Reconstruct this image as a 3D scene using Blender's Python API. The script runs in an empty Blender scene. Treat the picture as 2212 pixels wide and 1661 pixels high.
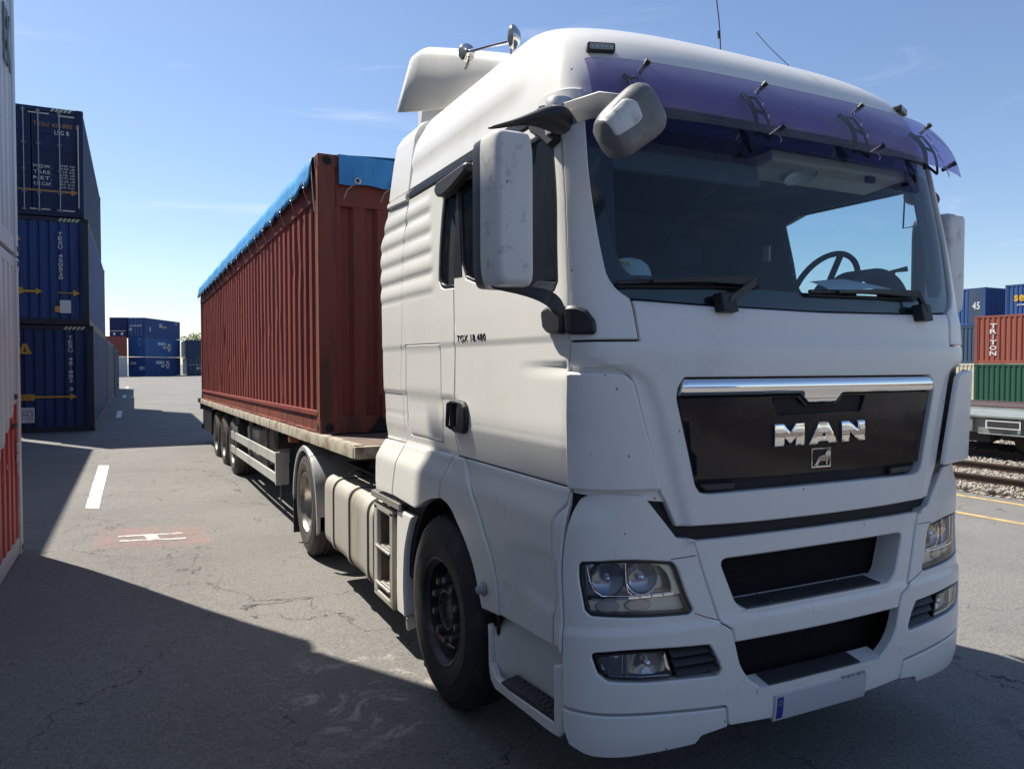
import bpy, bmesh, math, random
import numpy as np
from mathutils import Vector, Matrix, Euler
from mathutils.geometry import delaunay_2d_cdt
random.seed(7); rng = np.random.default_rng(7)
R = math.radians
sc = bpy.context.scene
# ------------------------------------------------------------------ camera, sky, sun, exposure
TH = R(26.45); PITCH = R(1.59)
cam = bpy.data.objects.new('camera', bpy.data.cameras.new('camera'))
sc.collection.objects.link(cam)
cam.location = (-2.77, -2.44, 1.94)
cam.rotation_euler = (R(90) - PITCH, 0, -TH)
cam.data.sensor_width = 36; cam.data.lens = 36 * 1640 / 2212
cam.data.clip_start = 0.05; cam.data.clip_end = 3000
sc.camera = cam
SUN_EL = 54.8; SUN_AZ = math.atan2(-.503, .864)          # sun stands over -x, +y
w = bpy.data.worlds.new('World'); sc.world = w; w.use_nodes = True
nt = w.node_tree
bg = nt.nodes['Background']
sky = nt.nodes.new('ShaderNodeTexSky'); sky.sky_type = 'NISHITA'; sky.sun_disc = False
sky.sun_elevation = R(SUN_EL); sky.sun_rotation = SUN_AZ
sky.altitude = 0; sky.air_density = 1.0; sky.dust_density = 0.45; sky.ozone_density = 2.2
tc = nt.nodes.new('ShaderNodeTexCoord'); mp_ = nt.nodes.new('ShaderNodeMapping'); mp_.inputs[3].default_value = (1.2, 2.6, 9)
mp_.inputs[2].default_value = (R(12), R(-8), R(20)); nt.links.new(tc.outputs['Generated'], mp_.inputs[0])
cn = nt.nodes.new('ShaderNodeTexNoise'); cn.inputs['Scale'].default_value = 2.2; cn.inputs['Detail'].default_value = 9; cn.inputs['Roughness'].default_value = .62; cn.inputs['Distortion'].default_value = .6
nt.links.new(mp_.outputs[0], cn.inputs['Vector'])
cr_ = nt.nodes.new('ShaderNodeMapRange'); cr_.interpolation_type = 'SMOOTHSTEP'
for _i, _x in zip((1, 2, 3, 4), (.55, .80, 0, .35)): cr_.inputs[_i].default_value = _x
nt.links.new(cn.outputs[0], cr_.inputs[0])
tn = nt.nodes.new('ShaderNodeMix'); tn.data_type = 'RGBA'; tn.blend_type = 'MULTIPLY'; tn.inputs[0].default_value = 1; tn.inputs[7].default_value = (.93, .935, .985, 1)
nt.links.new(sky.outputs[0], tn.inputs[6])
wc = nt.nodes.new('ShaderNodeMix'); wc.data_type = 'RGBA'; nt.links.new(cr_.outputs[0], wc.inputs[0]); nt.links.new(tn.outputs[2], wc.inputs[6]); wc.inputs[7].default_value = (6.5, 7.0, 7.6, 1)   # thin high cloud
nt.links.new(wc.outputs[2], bg.inputs[0]); bg.inputs[1].default_value = 0.089
sun = bpy.data.objects.new('sun', bpy.data.lights.new('sun', 'SUN'))
sc.collection.objects.link(sun)
sun.data.energy = 5.0; sun.data.angle = R(0.5); sun.data.color = (1, .935, .83)
sd = Vector((-.503 * math.cos(R(SUN_EL)), .864 * math.cos(R(SUN_EL)), math.sin(R(SUN_EL))))
sun.rotation_euler = sd.to_track_quat('Z', 'Y').to_euler(); sun.location = (-20, 30, 50)
sc.view_settings.view_transform = 'Standard'; sc.view_settings.look = 'None'
sc.view_settings.gamma = 1; sc.view_settings.exposure = 0.82
sc.cycles.max_bounces = 8; sc.cycles.transparent_max_bounces = 16
sc.cycles.sample_clamp_indirect = 6

# ------------------------------------------------------------------ materials
MATS = {}
def _n(nt, t, **k):
    n = nt.nodes.new(t)
    for a, b in k.items(): setattr(n, a, b)
    return n
def noise(nt, co, scale, detail=4, rough=.6, dist=0):
    n = _n(nt, 'ShaderNodeTexNoise'); n.inputs['Scale'].default_value = scale
    n.inputs['Detail'].default_value = detail; n.inputs['Roughness'].default_value = rough
    n.inputs['Distortion'].default_value = dist
    nt.links.new(co, n.inputs['Vector']); return n.outputs[0]
def ramp(nt, v, a, b, lo=0., hi=1.):
    n = _n(nt, 'ShaderNodeMapRange'); n.interpolation_type = 'SMOOTHSTEP'
    for i, x in zip((1, 2, 3, 4), (a, b, lo, hi)): n.inputs[i].default_value = x
    nt.links.new(v, n.inputs[0]); return n.outputs[0]
def mixc(nt, f, a, b):
    n = _n(nt, 'ShaderNodeMix', data_type='RGBA')
    for s, x in ((0, f), (6, a), (7, b)):
        if isinstance(x, (int, float)): n.inputs[s].default_value = x
        elif isinstance(x, tuple): n.inputs[s].default_value = (*x, 1)
        else: nt.links.new(x, n.inputs[s])
    return n.outputs[2]
def mth(nt, op, a, b=None):
    n = _n(nt, 'ShaderNodeMath', operation=op)
    for i, x in enumerate((a, b)):
        if x is None: continue
        if isinstance(x, (int, float)): n.inputs[i].default_value = x
        else: nt.links.new(x, n.inputs[i])
    return n.outputs[0]
def mapv(nt, co, sx, sy, sz, loc=(0, 0, 0)):
    n = _n(nt, 'ShaderNodeMapping'); n.inputs[3].default_value = (sx, sy, sz); n.inputs[1].default_value = loc
    nt.links.new(co, n.inputs[0]); return n.outputs[0]
def mat(name, col, rough=.5, metal=0., var=None, vscale=3., vlo=.45, vhi=.7, streak=False, bump=0., bscale=40.,
        coat=0., specks=0., spec=.5, emit=None, rvar=0.):
    """principled material; var = second colour spread by noise, streak = runs stretched downwards"""
    if name in MATS: return MATS[name]
    m = bpy.data.materials.new(name); m.use_nodes = True; nt = m.node_tree
    p = nt.nodes['Principled BSDF']
    p.inputs['Base Color'].default_value = (*col, 1); p.inputs['Roughness'].default_value = rough
    p.inputs['Metallic'].default_value = metal; p.inputs['Coat Weight'].default_value = coat
    p.inputs['Coat Roughness'].default_value = .08; p.inputs['Specular IOR Level'].default_value = spec
    co = _n(nt, 'ShaderNodeTexCoord').outputs['Object']
    c = col
    if var:
        v = mapv(nt, co, 1, 1, .12) if streak else co
        c = mixc(nt, ramp(nt, noise(nt, v, vscale, 6, .65), vlo, vhi), c, var)
    if specks:
        vo = _n(nt, 'ShaderNodeTexVoronoi'); vo.inputs['Scale'].default_value = 22
        nt.links.new(mapv(nt, co, 1, 1, .6), vo.inputs['Vector'])
        d = ramp(nt, vo.outputs['Distance'], .05, .12, .9, 0)
        sp = _n(nt, 'ShaderNodeSeparateColor'); nt.links.new(vo.outputs['Color'], sp.inputs[0])
        d = mth(nt, 'MULTIPLY', d, ramp(nt, sp.outputs[0], 1 - specks, 1 - specks + .02))
        c = mixc(nt, d, c, (.10, .09, .08))
    if not isinstance(c, tuple): nt.links.new(c, p.inputs['Base Color'])
    if rvar: nt.links.new(ramp(nt, noise(nt, co, 6, 5), .3, .7, rough, rough + rvar), p.inputs['Roughness'])
    if bump:
        b = _n(nt, 'ShaderNodeBump'); b.inputs['Strength'].default_value = bump; b.inputs['Distance'].default_value = .01
        nt.links.new(noise(nt, co, bscale, 5), b.inputs['Height']); nt.links.new(b.outputs[0], p.inputs['Normal'])
    if emit:
        p.inputs['Emission Color'].default_value = (*emit, 1); p.inputs['Emission Strength'].default_value = 1
    MATS[name] = m; return m
def glassmat(name, tint, refl=1.0, rough=.02, dirt=0.):
    if name in MATS: return MATS[name]
    m = bpy.data.materials.new(name); m.use_nodes = True; nt = m.node_tree
    nt.nodes.remove(nt.nodes['Principled BSDF']); out = nt.nodes['Material Output']
    t = _n(nt, 'ShaderNodeBsdfTransparent'); t.inputs[0].default_value = (*tint, 1)
    g = _n(nt, 'ShaderNodeBsdfGlossy'); g.inputs['Roughness'].default_value = rough; g.inputs[0].default_value = (refl,) * 3 + (1,)
    f = _n(nt, 'ShaderNodeFresnel'); gm = _n(nt, 'ShaderNodeNewGeometry')     # thin sheet: same reflection from both sides
    nt.links.new(ramp(nt, gm.outputs['Backfacing'], 0, 1, 1.5, 1 / 1.5), f.inputs[0])
    mx = _n(nt, 'ShaderNodeMixShader'); nt.links.new(f.outputs[0], mx.inputs[0])
    nt.links.new(t.outputs[0], mx.inputs[1]); nt.links.new(g.outputs[0], mx.inputs[2]); o = mx.outputs[0]
    if dirt:
        co = _n(nt, 'ShaderNodeTexCoord').outputs['Object']
        d = _n(nt, 'ShaderNodeBsdfDiffuse'); d.inputs[0].default_value = (.6, .6, .58, 1)
        m2 = _n(nt, 'ShaderNodeMixShader')
        vo = _n(nt, 'ShaderNodeTexVoronoi'); vo.inputs['Scale'].default_value = 9; nt.links.new(co, vo.inputs['Vector'])
        sp = mth(nt, 'MULTIPLY', ramp(nt, vo.outputs['Distance'], .015, .04, .55, 0), ramp(nt, noise(nt, co, 2, 2), .45, .6))
        nt.links.new(mth(nt, 'ADD', sp, ramp(nt, noise(nt, co, 5, 8), .35, .8, dirt * .4, dirt)), m2.inputs[0])
        nt.links.new(o, m2.inputs[1]); nt.links.new(d.outputs[0], m2.inputs[2]); o = m2.outputs[0]
    nt.links.new(o, out.inputs[0]); MATS[name] = m; return m

WHITE = mat('white paint', (.76, .755, .73), .30, coat=.25, var=(.63, .63, .60), vscale=2.2, vlo=.5, vhi=.85, specks=.17, rvar=.12)
WHITE2 = mat('white side paint', (.78, .77, .72), .27, coat=.3, var=(.69, .675, .62), vscale=1.5, vlo=.5, vhi=.8, rvar=.1)
DIRTY = mat('grimy cream tank', (.44, .42, .37), .5, var=(.22, .18, .13), vscale=3.5, vlo=.42, vhi=.78, streak=True, bump=.15)
GUARDM = mat('painted aluminium guard', (.46, .46, .42), .45, var=(.32, .31, .28), vscale=3, streak=True)
BLACKP = mat('black plastic', (.018, .018, .021), .5, bump=.05, bscale=300)
DARK = mat('dark cavity', (.010, .010, .012), .75)
RUB = mat('rubber', (.022, .021, .021), .72, var=(.05, .045, .04), vscale=8, bump=.1, bscale=60)
RUB2 = mat('dusty rubber', (.055, .050, .044), .8, var=(.10, .09, .075), vscale=6, bump=.1, bscale=60)
SEAL = mat('window seal', (.012, .013, .016), .35)
GLOSSB = mat('gloss dark panel', (.012, .009, .014), .12, coat=.15, var=(.030, .020, .020), vscale=5, vlo=.52, vhi=.66, spec=.3)
CHROME = mat('chrome', (.82, .83, .85), .06, 1.)
CHROME2 = mat('worn chrome', (.62, .60, .57), .16, 1., var=(.40, .36, .31), vscale=9)
GREYP = mat('grey mirror plastic', (.15, .15, .15), .42, var=(.22, .22, .215), vscale=14, vlo=.5, vhi=.7, bump=.08, bscale=200)
SILV = mat('silver grey plastic', (.30, .30, .30), .38)
MIRW = mat('scuffed white plastic', (.68, .68, .66), .42, var=(.46, .46, .45), vscale=16, vlo=.52, vhi=.7, specks=.14)
STEEL = mat('grey steel', (.16, .155, .15), .5, .3, var=(.09, .07, .055), vscale=10, bump=.15)
DSTEEL = mat('dark chassis steel', (.028, .027, .027), .6, var=(.06, .05, .042), vscale=7, bump=.1)
RIMD = mat('dark steel rim', (.045, .043, .045), .48, .2, var=(.09, .075, .07), vscale=12)
NUTM = mat('nut cover', (.11, .10, .105), .45, .2, var=(.07, .055, .055), vscale=30)
RIMA = mat('polished rim', (.36, .345, .32), .34, .8, var=(.20, .17, .14), vscale=7)
TREAD = mat('perforated step', (.055, .055, .06), .55, .3)
TREADL = mat('galvanised step', (.48, .47, .44), .5, .4, var=(.30, .28, .25), vscale=12)
LAMPG = glassmat('lamp glass', (.93, .95, .97), 1., .02, .04)
WGLASS = glassmat('windscreen glass', (.68, .84, .90), .95, .01, .010)
SGLASS = glassmat('side glass', (.84, .90, .90), 1., .01, .010)
VISORM = glassmat('purple visor', (.36, .29, .58), .8, .10, .13)
BOWL = mat('reflector', (.26, .29, .33), .16, .9)
AMBER = mat('cream reflector', (.80, .74, .56), .30, 0)
INT = mat('interior dark', (.013, .019, .036), .8)
INTB = mat('interior beige', (.62, .57, .50), .7)
ORANGE = mat('dull orange lens', (.45, .14, .07), .3)
PAPER = mat('paper', (.75, .78, .80), .7)

# ------------------------------------------------------------------ mesh helpers
def tag(o, label=None, cat=None, group=None, kind=None):
    for k, v in (('label', label), ('category', cat), ('group', group), ('kind', kind)):
        if v: o[k] = v
    return o
def link(name, me, m, parent=None, smooth=None, bev=0.):
    o = bpy.data.objects.new(name, me); sc.collection.objects.link(o)
    if m is not None and not me.materials: me.materials.append(m)
    if parent is not None: o.parent = parent
    if smooth is not None:
        me.shade_smooth(); me.set_sharp_from_angle(angle=R(smooth))
    if bev:
        b = o.modifiers.new('bevel', 'BEVEL'); b.width = bev; b.segments = 2; b.limit_method = 'ANGLE'; b.angle_limit = R(40)
    return o
def empty(name, loc=(0, 0, 0), rot=(0, 0, 0), parent=None):
    o = bpy.data.objects.new(name, None); sc.collection.objects.link(o); o.empty_display_size = .1
    o.location = loc; o.rotation_euler = rot
    if parent is not None: o.parent = parent
    return o
class MB:
    def __init__(s): s.v = []; s.f = []
    def add(s, v, f):
        k = len(s.v); s.v += [tuple(x) for x in v]; s.f += [tuple(i + k for i in q) for q in f]; return s
    def box(s, a, b, rot=None, piv=None):
        x0, y0, z0 = a; x1, y1, z1 = b
        v = [Vector(p) for p in ((x0, y0, z0), (x1, y0, z0), (x1, y1, z0), (x0, y1, z0), (x0, y0, z1), (x1, y0, z1), (x1, y1, z1), (x0, y1, z1))]
        if rot:
            c = Vector(piv) if piv else (v[0] + v[6]) / 2
            M = Euler(rot).to_matrix(); v = [c + M @ (p - c) for p in v]
        return s.add(v, [(0, 3, 2, 1), (4, 5, 6, 7), (0, 1, 5, 4), (1, 2, 6, 5), (2, 3, 7, 6), (3, 0, 4, 7)])
    def cyl(s, p0, p1, r0, r1=None, n=20, caps=True):
        p0 = Vector(p0); p1 = Vector(p1); r1 = r0 if r1 is None else r1
        q = (p1 - p0).to_track_quat('Z', 'Y').to_matrix(); v = []
        for p, r in ((p0, r0), (p1, r1)):
            v += [p + q @ Vector((r * math.cos(2 * math.pi * i / n), r * math.sin(2 * math.pi * i / n), 0)) for i in range(n)]
        f = [(i, (i + 1) % n, n + (i + 1) % n, n + i) for i in range(n)]
        if caps: f += [tuple(range(n - 1, -1, -1)), tuple(range(n, 2 * n))]
        return s.add(v, f)
    def lathe(s, prof, o=(0, 0, 0), ax=(1, 0, 0), n=48):
        """prof: (radius, distance along axis)"""
        o = Vector(o); q = Vector(ax).to_track_quat('Z', 'Y').to_matrix(); v = []
        for r, d in prof:
            v += [o + q @ Vector((r * math.cos(2 * math.pi * i / n), r * math.sin(2 * math.pi * i / n), d)) for i in range(n)]
        f = [(k * n + i, (k + 1) * n + i, (k + 1) * n + (i + 1) % n, k * n + (i + 1) % n) for k in range(len(prof) - 1) for i in range(n)]
        return s.add(v, f)
    def tube(s, path, r, n=8, closed=False):
        P_ = [Vector(p) for p in path]; v = []; m = len(P_); up = None
        for i, p in enumerate(P_):
            t = (P_[(i + 1) % m if closed else min(i + 1, m - 1)] - P_[(i - 1) % m if closed else max(i - 1, 0)]).normalized()
            if up is None: up = t.orthogonal().normalized()
            up = (up - t * up.dot(t)).normalized(); sd_ = t.cross(up)
            rr = r[i] if isinstance(r, (list, tuple)) else r
            v += [p + (up * math.cos(2 * math.pi * k / n) + sd_ * math.sin(2 * math.pi * k / n)) * rr for k in range(n)]
        seg = m if closed else m - 1
        f = [(i * n + k, i * n + (k + 1) % n, ((i + 1) % m) * n + (k + 1) % n, ((i + 1) % m) * n + k) for i in range(seg) for k in range(n)]
        if not closed: f += [tuple(range(n - 1, -1, -1)), tuple((m - 1) * n + k for k in range(n))]
        return s.add(v, f)
    def prism(s, poly, fn0, fn1):
        """closed 2-D polygon mapped by fn0 and fn1 to two 3-D faces"""
        n = len(poly); return s.add([fn0(*p) for p in poly] + [fn1(*p) for p in poly],
            [tuple(range(n - 1, -1, -1)), tuple(range(n, 2 * n))] + [(i, (i + 1) % n, n + (i + 1) % n, n + i) for i in range(n)])
    def loft(s, rings, close=True, caps=True):
        n = len(rings[0]); v = [p for r in rings for p in r]; f = []
        for k in range(len(rings) - 1):
            for i in range(n if close else n - 1): f.append((k * n + i, k * n + (i + 1) % n, (k + 1) * n + (i + 1) % n, (k + 1) * n + i))
        if caps and close: f += [tuple(range(n - 1, -1, -1)), tuple((len(rings) - 1) * n + i for i in range(n))]
        return s.add(v, f)
    def build(s, name, m, parent=None, smooth=None, bev=0.):
        me = bpy.data.meshes.new(name); me.from_pydata([tuple(x) for x in s.v], [], s.f); me.update()
        bm = bmesh.new(); bm.from_mesh(me); bmesh.ops.recalc_face_normals(bm, faces=bm.faces); bm.to_mesh(me); bm.free()
        return link(name, me, m, parent, smooth, bev)

def resample(poly, d):
    o = []; n = len(poly)
    for i in range(n):
        a = poly[i]; b = poly[(i + 1) % n]; k = max(1, int(math.ceil(math.dist(a, b) / d)))
        o += [(a[0] + (b[0] - a[0]) * j / k, a[1] + (b[1] - a[1]) * j / k) for j in range(k)]
    return o
def rnd(poly, r, seg=5):
    """fillet every real corner of a closed polygon"""
    n = len(poly); o = []
    for i in range(n):
        p = Vector(poly[i]); a = Vector(poly[i - 1]) - p; b = Vector(poly[(i + 1) % n]) - p
        la, lb = a.length, b.length
        if la < 1e-6 or lb < 1e-6: continue
        a.normalize(); b.normalize(); ang = math.acos(max(-1, min(1, a.dot(b))))
        if ang > R(179.3): o.append(tuple(p)); continue
        t = min(r / math.tan(ang / 2), la * .45, lb * .45)
        if ang > R(150): t = min(max(t, .10), la * .45, lb * .45)
        for k in range(seg + 1):
            u = k / seg; q = (p + a * t) * (1 - u) ** 2 + p * 2 * u * (1 - u) + (p + b * t) * u ** 2
            o.append(tuple(q))
    return o
def area(p): return sum(p[i][0] * p[(i + 1) % len(p)][1] - p[(i + 1) % len(p)][0] * p[i][1] for i in range(len(p))) / 2
def inset(poly, d):
    n = len(poly); o = []
    for i in range(n):
        a = Vector(poly[i - 1]); p = Vector(poly[i]); b = Vector(poly[(i + 1) % n])
        e1 = (p - a).normalized(); e2 = (b - p).normalized()
        m = Vector((-e1.y - e2.y, e1.x + e2.x)); l = m.length
        m = m / l if l > 1e-6 else Vector((-e1.y, e1.x))
        c = max(.5, abs(m.dot(Vector((-e1.y, e1.x)))))
        o.append((p.x + m.x * d / c, p.y + m.y * d / c))
    return o
def pip(poly, X, Y):
    c = np.zeros(X.shape, bool); n = len(poly)
    for i in range(n):
        x0, y0 = poly[i]; x1, y1 = poly[(i + 1) % n]
        if y0 == y1: continue
        c ^= ((y0 > Y) != (y1 > Y)) & (X < (x1 - x0) * (Y - y0) / (y1 - y0) + x0)
    return c
def sstep(x, a, b):
    t = np.clip((np.asarray(x, float) - a) / (b - a), 0, 1); return t * t * (3 - 2 * t)
def text_mesh(body, ext=.002, bold=0.):
    cu = bpy.data.curves.new('t', 'FONT'); cu.body = body; cu.extrude = ext; cu.offset = bold; cu.resolution_u = 3
    cu.align_x = 'CENTER'; cu.space_character = 1.12
    o = bpy.data.objects.new('t', cu); sc.collection.objects.link(o)
    dg = bpy.context.evaluated_depsgraph_get(); me = bpy.data.meshes.new_from_object(o.evaluated_get(dg))
    v = np.array([x.co[:] for x in me.vertices]); f = [tuple(p.vertices) for p in me.polygons]
    bpy.data.objects.remove(o); bpy.data.curves.remove(cu); bpy.data.meshes.remove(me)
    return v, f
def text(body, fn, wdt, hgt, m, parent, name='lettering', bold=.01, vertical=False, vfill=.82):
    """letters in the box [-w/2,w/2] x [-h/2,h/2]; fn(x, y, depth)->3-D"""
    mb = MB(); items = []
    if vertical:
        n = len(body)
        for i, ch in enumerate(body):
            if ch == ' ': continue
            items.append((ch, 0, hgt / 2 - (i + .5) * hgt / n, wdt, hgt / n * vfill))
    else:
        L = body.split('\n'); n = len(L)
        items = [(l, 0, hgt / 2 - (i + .5) * hgt / n, wdt, hgt / n * vfill) for i, l in enumerate(L) if l.strip()]
    for ch, cx, cy, ww, hh in items:
        v, f = text_mesh(ch, .5, bold)
        mn = v.min(0); mx = v.max(0)
        sx = ww / (mx[0] - mn[0]) if not (vertical and ch in 'I1') else hh / (mx[1] - mn[1]) * .8
        sy = hh / (mx[1] - mn[1])
        X = (v[:, 0] - (mn[0] + mx[0]) / 2) * sx + cx; Y = (v[:, 1] - (mn[1] + mx[1]) / 2) * sy + cy
        mb.add([fn(x, y, z + .5) for x, y, z in zip(X, Y, v[:, 2])], f)
    return mb.build(name, m, parent)

# ------------------------------------------------------------------ the cab's surface: s runs round the plan (s>0 towards -x), v runs up
TAB = np.array([(0.20,0.20,0.10,1.22,.33),(0.28,0.28,0.05,1.245,.33),(0.40,0.40,0.01,1.25,.33),(0.60,0.60,0.00,1.25,.33),(0.90,0.90,0.00,1.25,.33),
(1.10,1.10,0.015,1.25,.33),(1.30,1.30,0.02,1.235,.30),(1.60,1.60,0.02,1.228,.27),(2.00,2.00,0.02,1.228,.24),(2.20,2.20,0.04,1.228,.23),
(2.60,2.60,0.105,1.218,.235),(3.00,3.00,0.18,1.195,.25),(3.12,3.12,0.21,1.18,.26),(3.25,3.25,0.26,1.155,.28),(3.37,3.37,0.33,1.125,.30),
(3.50,3.465,0.45,1.085,.32),(3.62,3.535,0.60,1.03,.36),(3.74,3.595,0.82,0.95,.42),(3.90,3.635,1.05,0.78,.5),(4.05,3.655,1.25,0.55,.5),
(4.15,3.66,1.5,0.3,.4),(4.22,3.662,1.7,0.02,.3)])
XC = .02
_a = np.concatenate([np.linspace(0, .85, 60), 1 - np.geomspace(.15, 1e-6, 140)])
_X = _a * 1.25; _Y = .33 * (1 - (1 - _a ** 3) ** (1 / 3)); _X[-1] = 1.25; _Y[-1] = .33
_S = np.concatenate([[0], np.cumsum(np.hypot(np.diff(_X), np.diff(_Y)))]); S1 = _S[-1]
_vd = np.linspace(TAB[0, 0], TAB[-1, 0], 800)
_td = np.stack([np.interp(_vd, TAB[:, 0], TAB[:, i]) for i in range(5)], 1)
_k = np.hanning(33); _k /= _k.sum()
for _i in range(1, 5):
    _td[:, _i] = np.convolve(np.pad(_td[:, _i], 16, mode='reflect', reflect_type='odd'), _k, 'valid')
def tab(v, i): return np.interp(v, _vd, _td[:, i])
def P0(s, v):
    z, yf, hw, D_ = [tab(v, i) for i in (1, 2, 3, 4)]; a = np.abs(s)
    tx = np.interp(a, _S, _X) / 1.25; ty = np.interp(a, _S, _Y) / .33
    return np.stack([XC - np.sign(s) * hw * tx, yf + ty * D_ + np.maximum(a - S1, 0), z], -1)
def sy(y, v): return float(S1 + y - tab(v, 2) - tab(v, 4))
def relief(s, v):
    a = np.abs(s); d = np.zeros(np.broadcast(a, v).shape)
    # horizontal ribs on the rear quarter
    m = sstep(a, 2.80, 2.90) * sstep(v, 2.33, 2.37) * (1 - sstep(v, 2.94, 2.98))
    ph = ((v - 2.35) / .124) % 1.0; d = d + m * (.012 * np.sin(np.pi * ph ** .75) - .006)
    # door bottom tucks in, then swells again over the wheel arch
    k = sstep(a, 1.22, 1.36); kl = sstep(a, 1.02, 1.27)
    d = d - k * .030 * np.clip((1.62 - v) / .18, 0, 1) * (v > 1.432) - k * .030 * (1 - sstep(v, 1.30, 1.432)) * 0 \
        + kl * (v <= 1.432) * (-.026 + .040 * sstep(1.432 - v, 0, .16) - .012 * sstep(1.30 - v, .0, .5))
    d = d - k * .005 * (1 - sstep(v, 2.034, 2.05)) * (v > 1.6)
    m = sstep(a, 2.45, 2.60) * (1 - sstep(a, 3.85, 3.95))
    d = d - m * .009 * (sstep(v, 1.52, 1.60) - sstep(v, 1.738, 1.758))
    # wedge cut in the door's front
    d = d - .011 * sstep(a, 1.325, 1.36) * np.clip((1.78 - a) / .42, 0, 1) * (1 - sstep(1.932 - v, 0, .06)) * (1 - sstep(v, 1.93, 1.937))
    # raised middle of the front flap
    lim = np.interp(v, (1.25, 1.41, 1.766, 1.866, 1.93, 1.965), (.76, .81, .915, .962, 1.06, 1.7))
    d = d + .015 * (1 - sstep(a - lim, -.035, .02)) * (v > 1.2) * (1 - sstep(v, 2.0, 2.06)) * (1 - sstep(a, 1.18, 1.30))
    d = d + .009 * (1 - sstep(a, 1.18, 1.3)) * sstep(v, 2.0, 2.06) * (1 - sstep(v, 2.15, 2.2))
    # bumper steps
    f = 1 - sstep(a, 1.30, 1.34)
    d = d + f * .013 * (1 - sstep(v, .852, .868)) * (v < 1.2)
    # roof: shallow fold above the side windows
    d = d + sstep(a, 1.5, 1.7) * .018 * sstep(v, 3.195, 3.215) * (1 - sstep(v, 3.3, 3.5))
    return d
def P(s, v, off=0., rel=True):
    s = np.asarray(s, float); v = np.asarray(v, float); e = 2e-3
    a = P0(s + e, v) - P0(s - e, v); b = P0(s, v + e) - P0(s, np.maximum(v - e, .2))
    n = np.cross(b, a); n /= np.maximum(np.linalg.norm(n, axis=-1, keepdims=True), 1e-9)
    if rel: off = off + relief(s, v)
    return P0(s, v) + n * np.asarray(off)[..., None]
def P1(s, v, off=0.): return Vector(P(np.array([s]), np.array([v]), np.array([off]))[0])

def panel(name, outline, m, parent, off=0., th=.02, bev=.005, res=.035, holes=(), disp=None, r=.007, hth=None, smooth=42, mp=None, rel=True):
    """a sheet with rounded rim cut from the cab's surface (or from any mapping mp(s, v, off))"""
    mp = mp or (lambda s, v, o: P(s, v, o, rel))
    loops = []
    for k, pl in enumerate([outline] + list(holes)):
        if r and len(pl) < 40: pl = rnd(pl, r)
        if area(pl) < 0: pl = pl[::-1]
        if k: pl = pl[::-1]
        pl = resample(pl, res); loops.append(pl)
    ins = [inset(pl, bev) for pl in loops] if bev else loops
    V = []; E = []
    for pl in ins:
        k = len(V); V += pl; E += [(k + i, k + (i + 1) % len(pl)) for i in range(len(pl))]
    nb = len(V); A = np.array(ins[0])
    gx = np.arange(A[:, 0].min() + res * .5, A[:, 0].max(), res); gy = np.arange(A[:, 1].min() + res * .5, A[:, 1].max(), res)
    if len(gx) and len(gy):
        X, Y = np.meshgrid(gx, gy); X = X.ravel(); Y = Y.ravel(); ok = pip(ins[0], X, Y)
        for h in ins[1:]: ok &= ~pip(h, X, Y)
        X = X[ok]; Y = Y[ok]; B = np.array(V)
        if len(X):
            dmin = np.min((X[:, None] - B[None, :, 0]) ** 2 + (Y[:, None] - B[None, :, 1]) ** 2, 1)
            ok = dmin > (res * .45) ** 2; V = V + list(zip(X[ok].tolist(), Y[ok].tolist()))
    rv, re_, rf, ov, oe, of = delaunay_2d_cdt([Vector(p) for p in V], E, [], 0, 1e-6)
    cen = np.array([[sum(rv[i].x for i in t) / len(t), sum(rv[i].y for i in t) / len(t)] for t in rf])
    keep = pip(ins[0], cen[:, 0], cen[:, 1])
    for h in ins[1:]: keep &= ~pip(h, cen[:, 0], cen[:, 1])
    # output index of each input rim vertex
    o2 = {}
    for i, l in enumerate(ov):
        for j in l: o2[j] = i
    S_ = [p.x for p in rv]; W_ = [p.y for p in rv]; O_ = [0.] * len(rv)
    faces = [tuple(t[::-1]) for t, k in zip(rf, keep) if k]
    start = 0
    for li, (pl, il) in enumerate(zip(loops, ins)):
        n = len(pl); inn = [o2[start + i] for i in range(n)]; start += n
        t_ = th if li == 0 or hth is None else hth
        rings = [inn]
        if bev:
            k = len(S_); S_ += [p[0] for p in pl]; W_ += [p[1] for p in pl]; O_ += [-bev] * n; rings.append(list(range(k, k + n)))
        k = len(S_); S_ += [p[0] for p in pl]; W_ += [p[1] for p in pl]; O_ += [-t_] * n; rings.append(list(range(k, k + n)))
        for a, b in zip(rings, rings[1:]):
            faces += [(a[i], a[(i + 1) % n], b[(i + 1) % n], b[i]) for i in range(n)]
    S_ = np.array(S_); W_ = np.array(W_); O_ = np.array(O_) + off
    if disp is not None: O_ = O_ + disp(S_, W_)
    Q = mp(S_, W_, O_)
    me = bpy.data.meshes.new(name); me.from_pydata(Q.tolist(), [], faces); me.update()
    return link(name, me, m, parent, smooth)
def mir(pl, sd): return [(sd * s, v) for s, v in pl]
def sym(half):
    """half outline from centre line round the s>0 side back to the centre line"""
    return half + [(-s, v) for s, v in half[::-1] if abs(s) > 1e-6]
def xmap(x, sgn=-1):
    """flat plate in the plane x: (y, z, off)"""
    return lambda s, v, o: np.stack([x + sgn * np.asarray(o) + 0 * s, s, v], -1)
def ymap(y, sgn=-1): return lambda s, v, o: np.stack([s, y + sgn * np.asarray(o) + 0 * s, v], -1)
def zmap(z): return lambda s, v, o: np.stack([s, v, z + np.asarray(o) + 0 * s], -1)
# ================================================================== TRACTOR
truck = empty('truck_tractor', (0, 0, 0))
tag(truck, 'white cab-over tractor unit with tinted purple sun visor, nose towards the viewer', 'truck')
T = truck
GAP = .004
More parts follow.
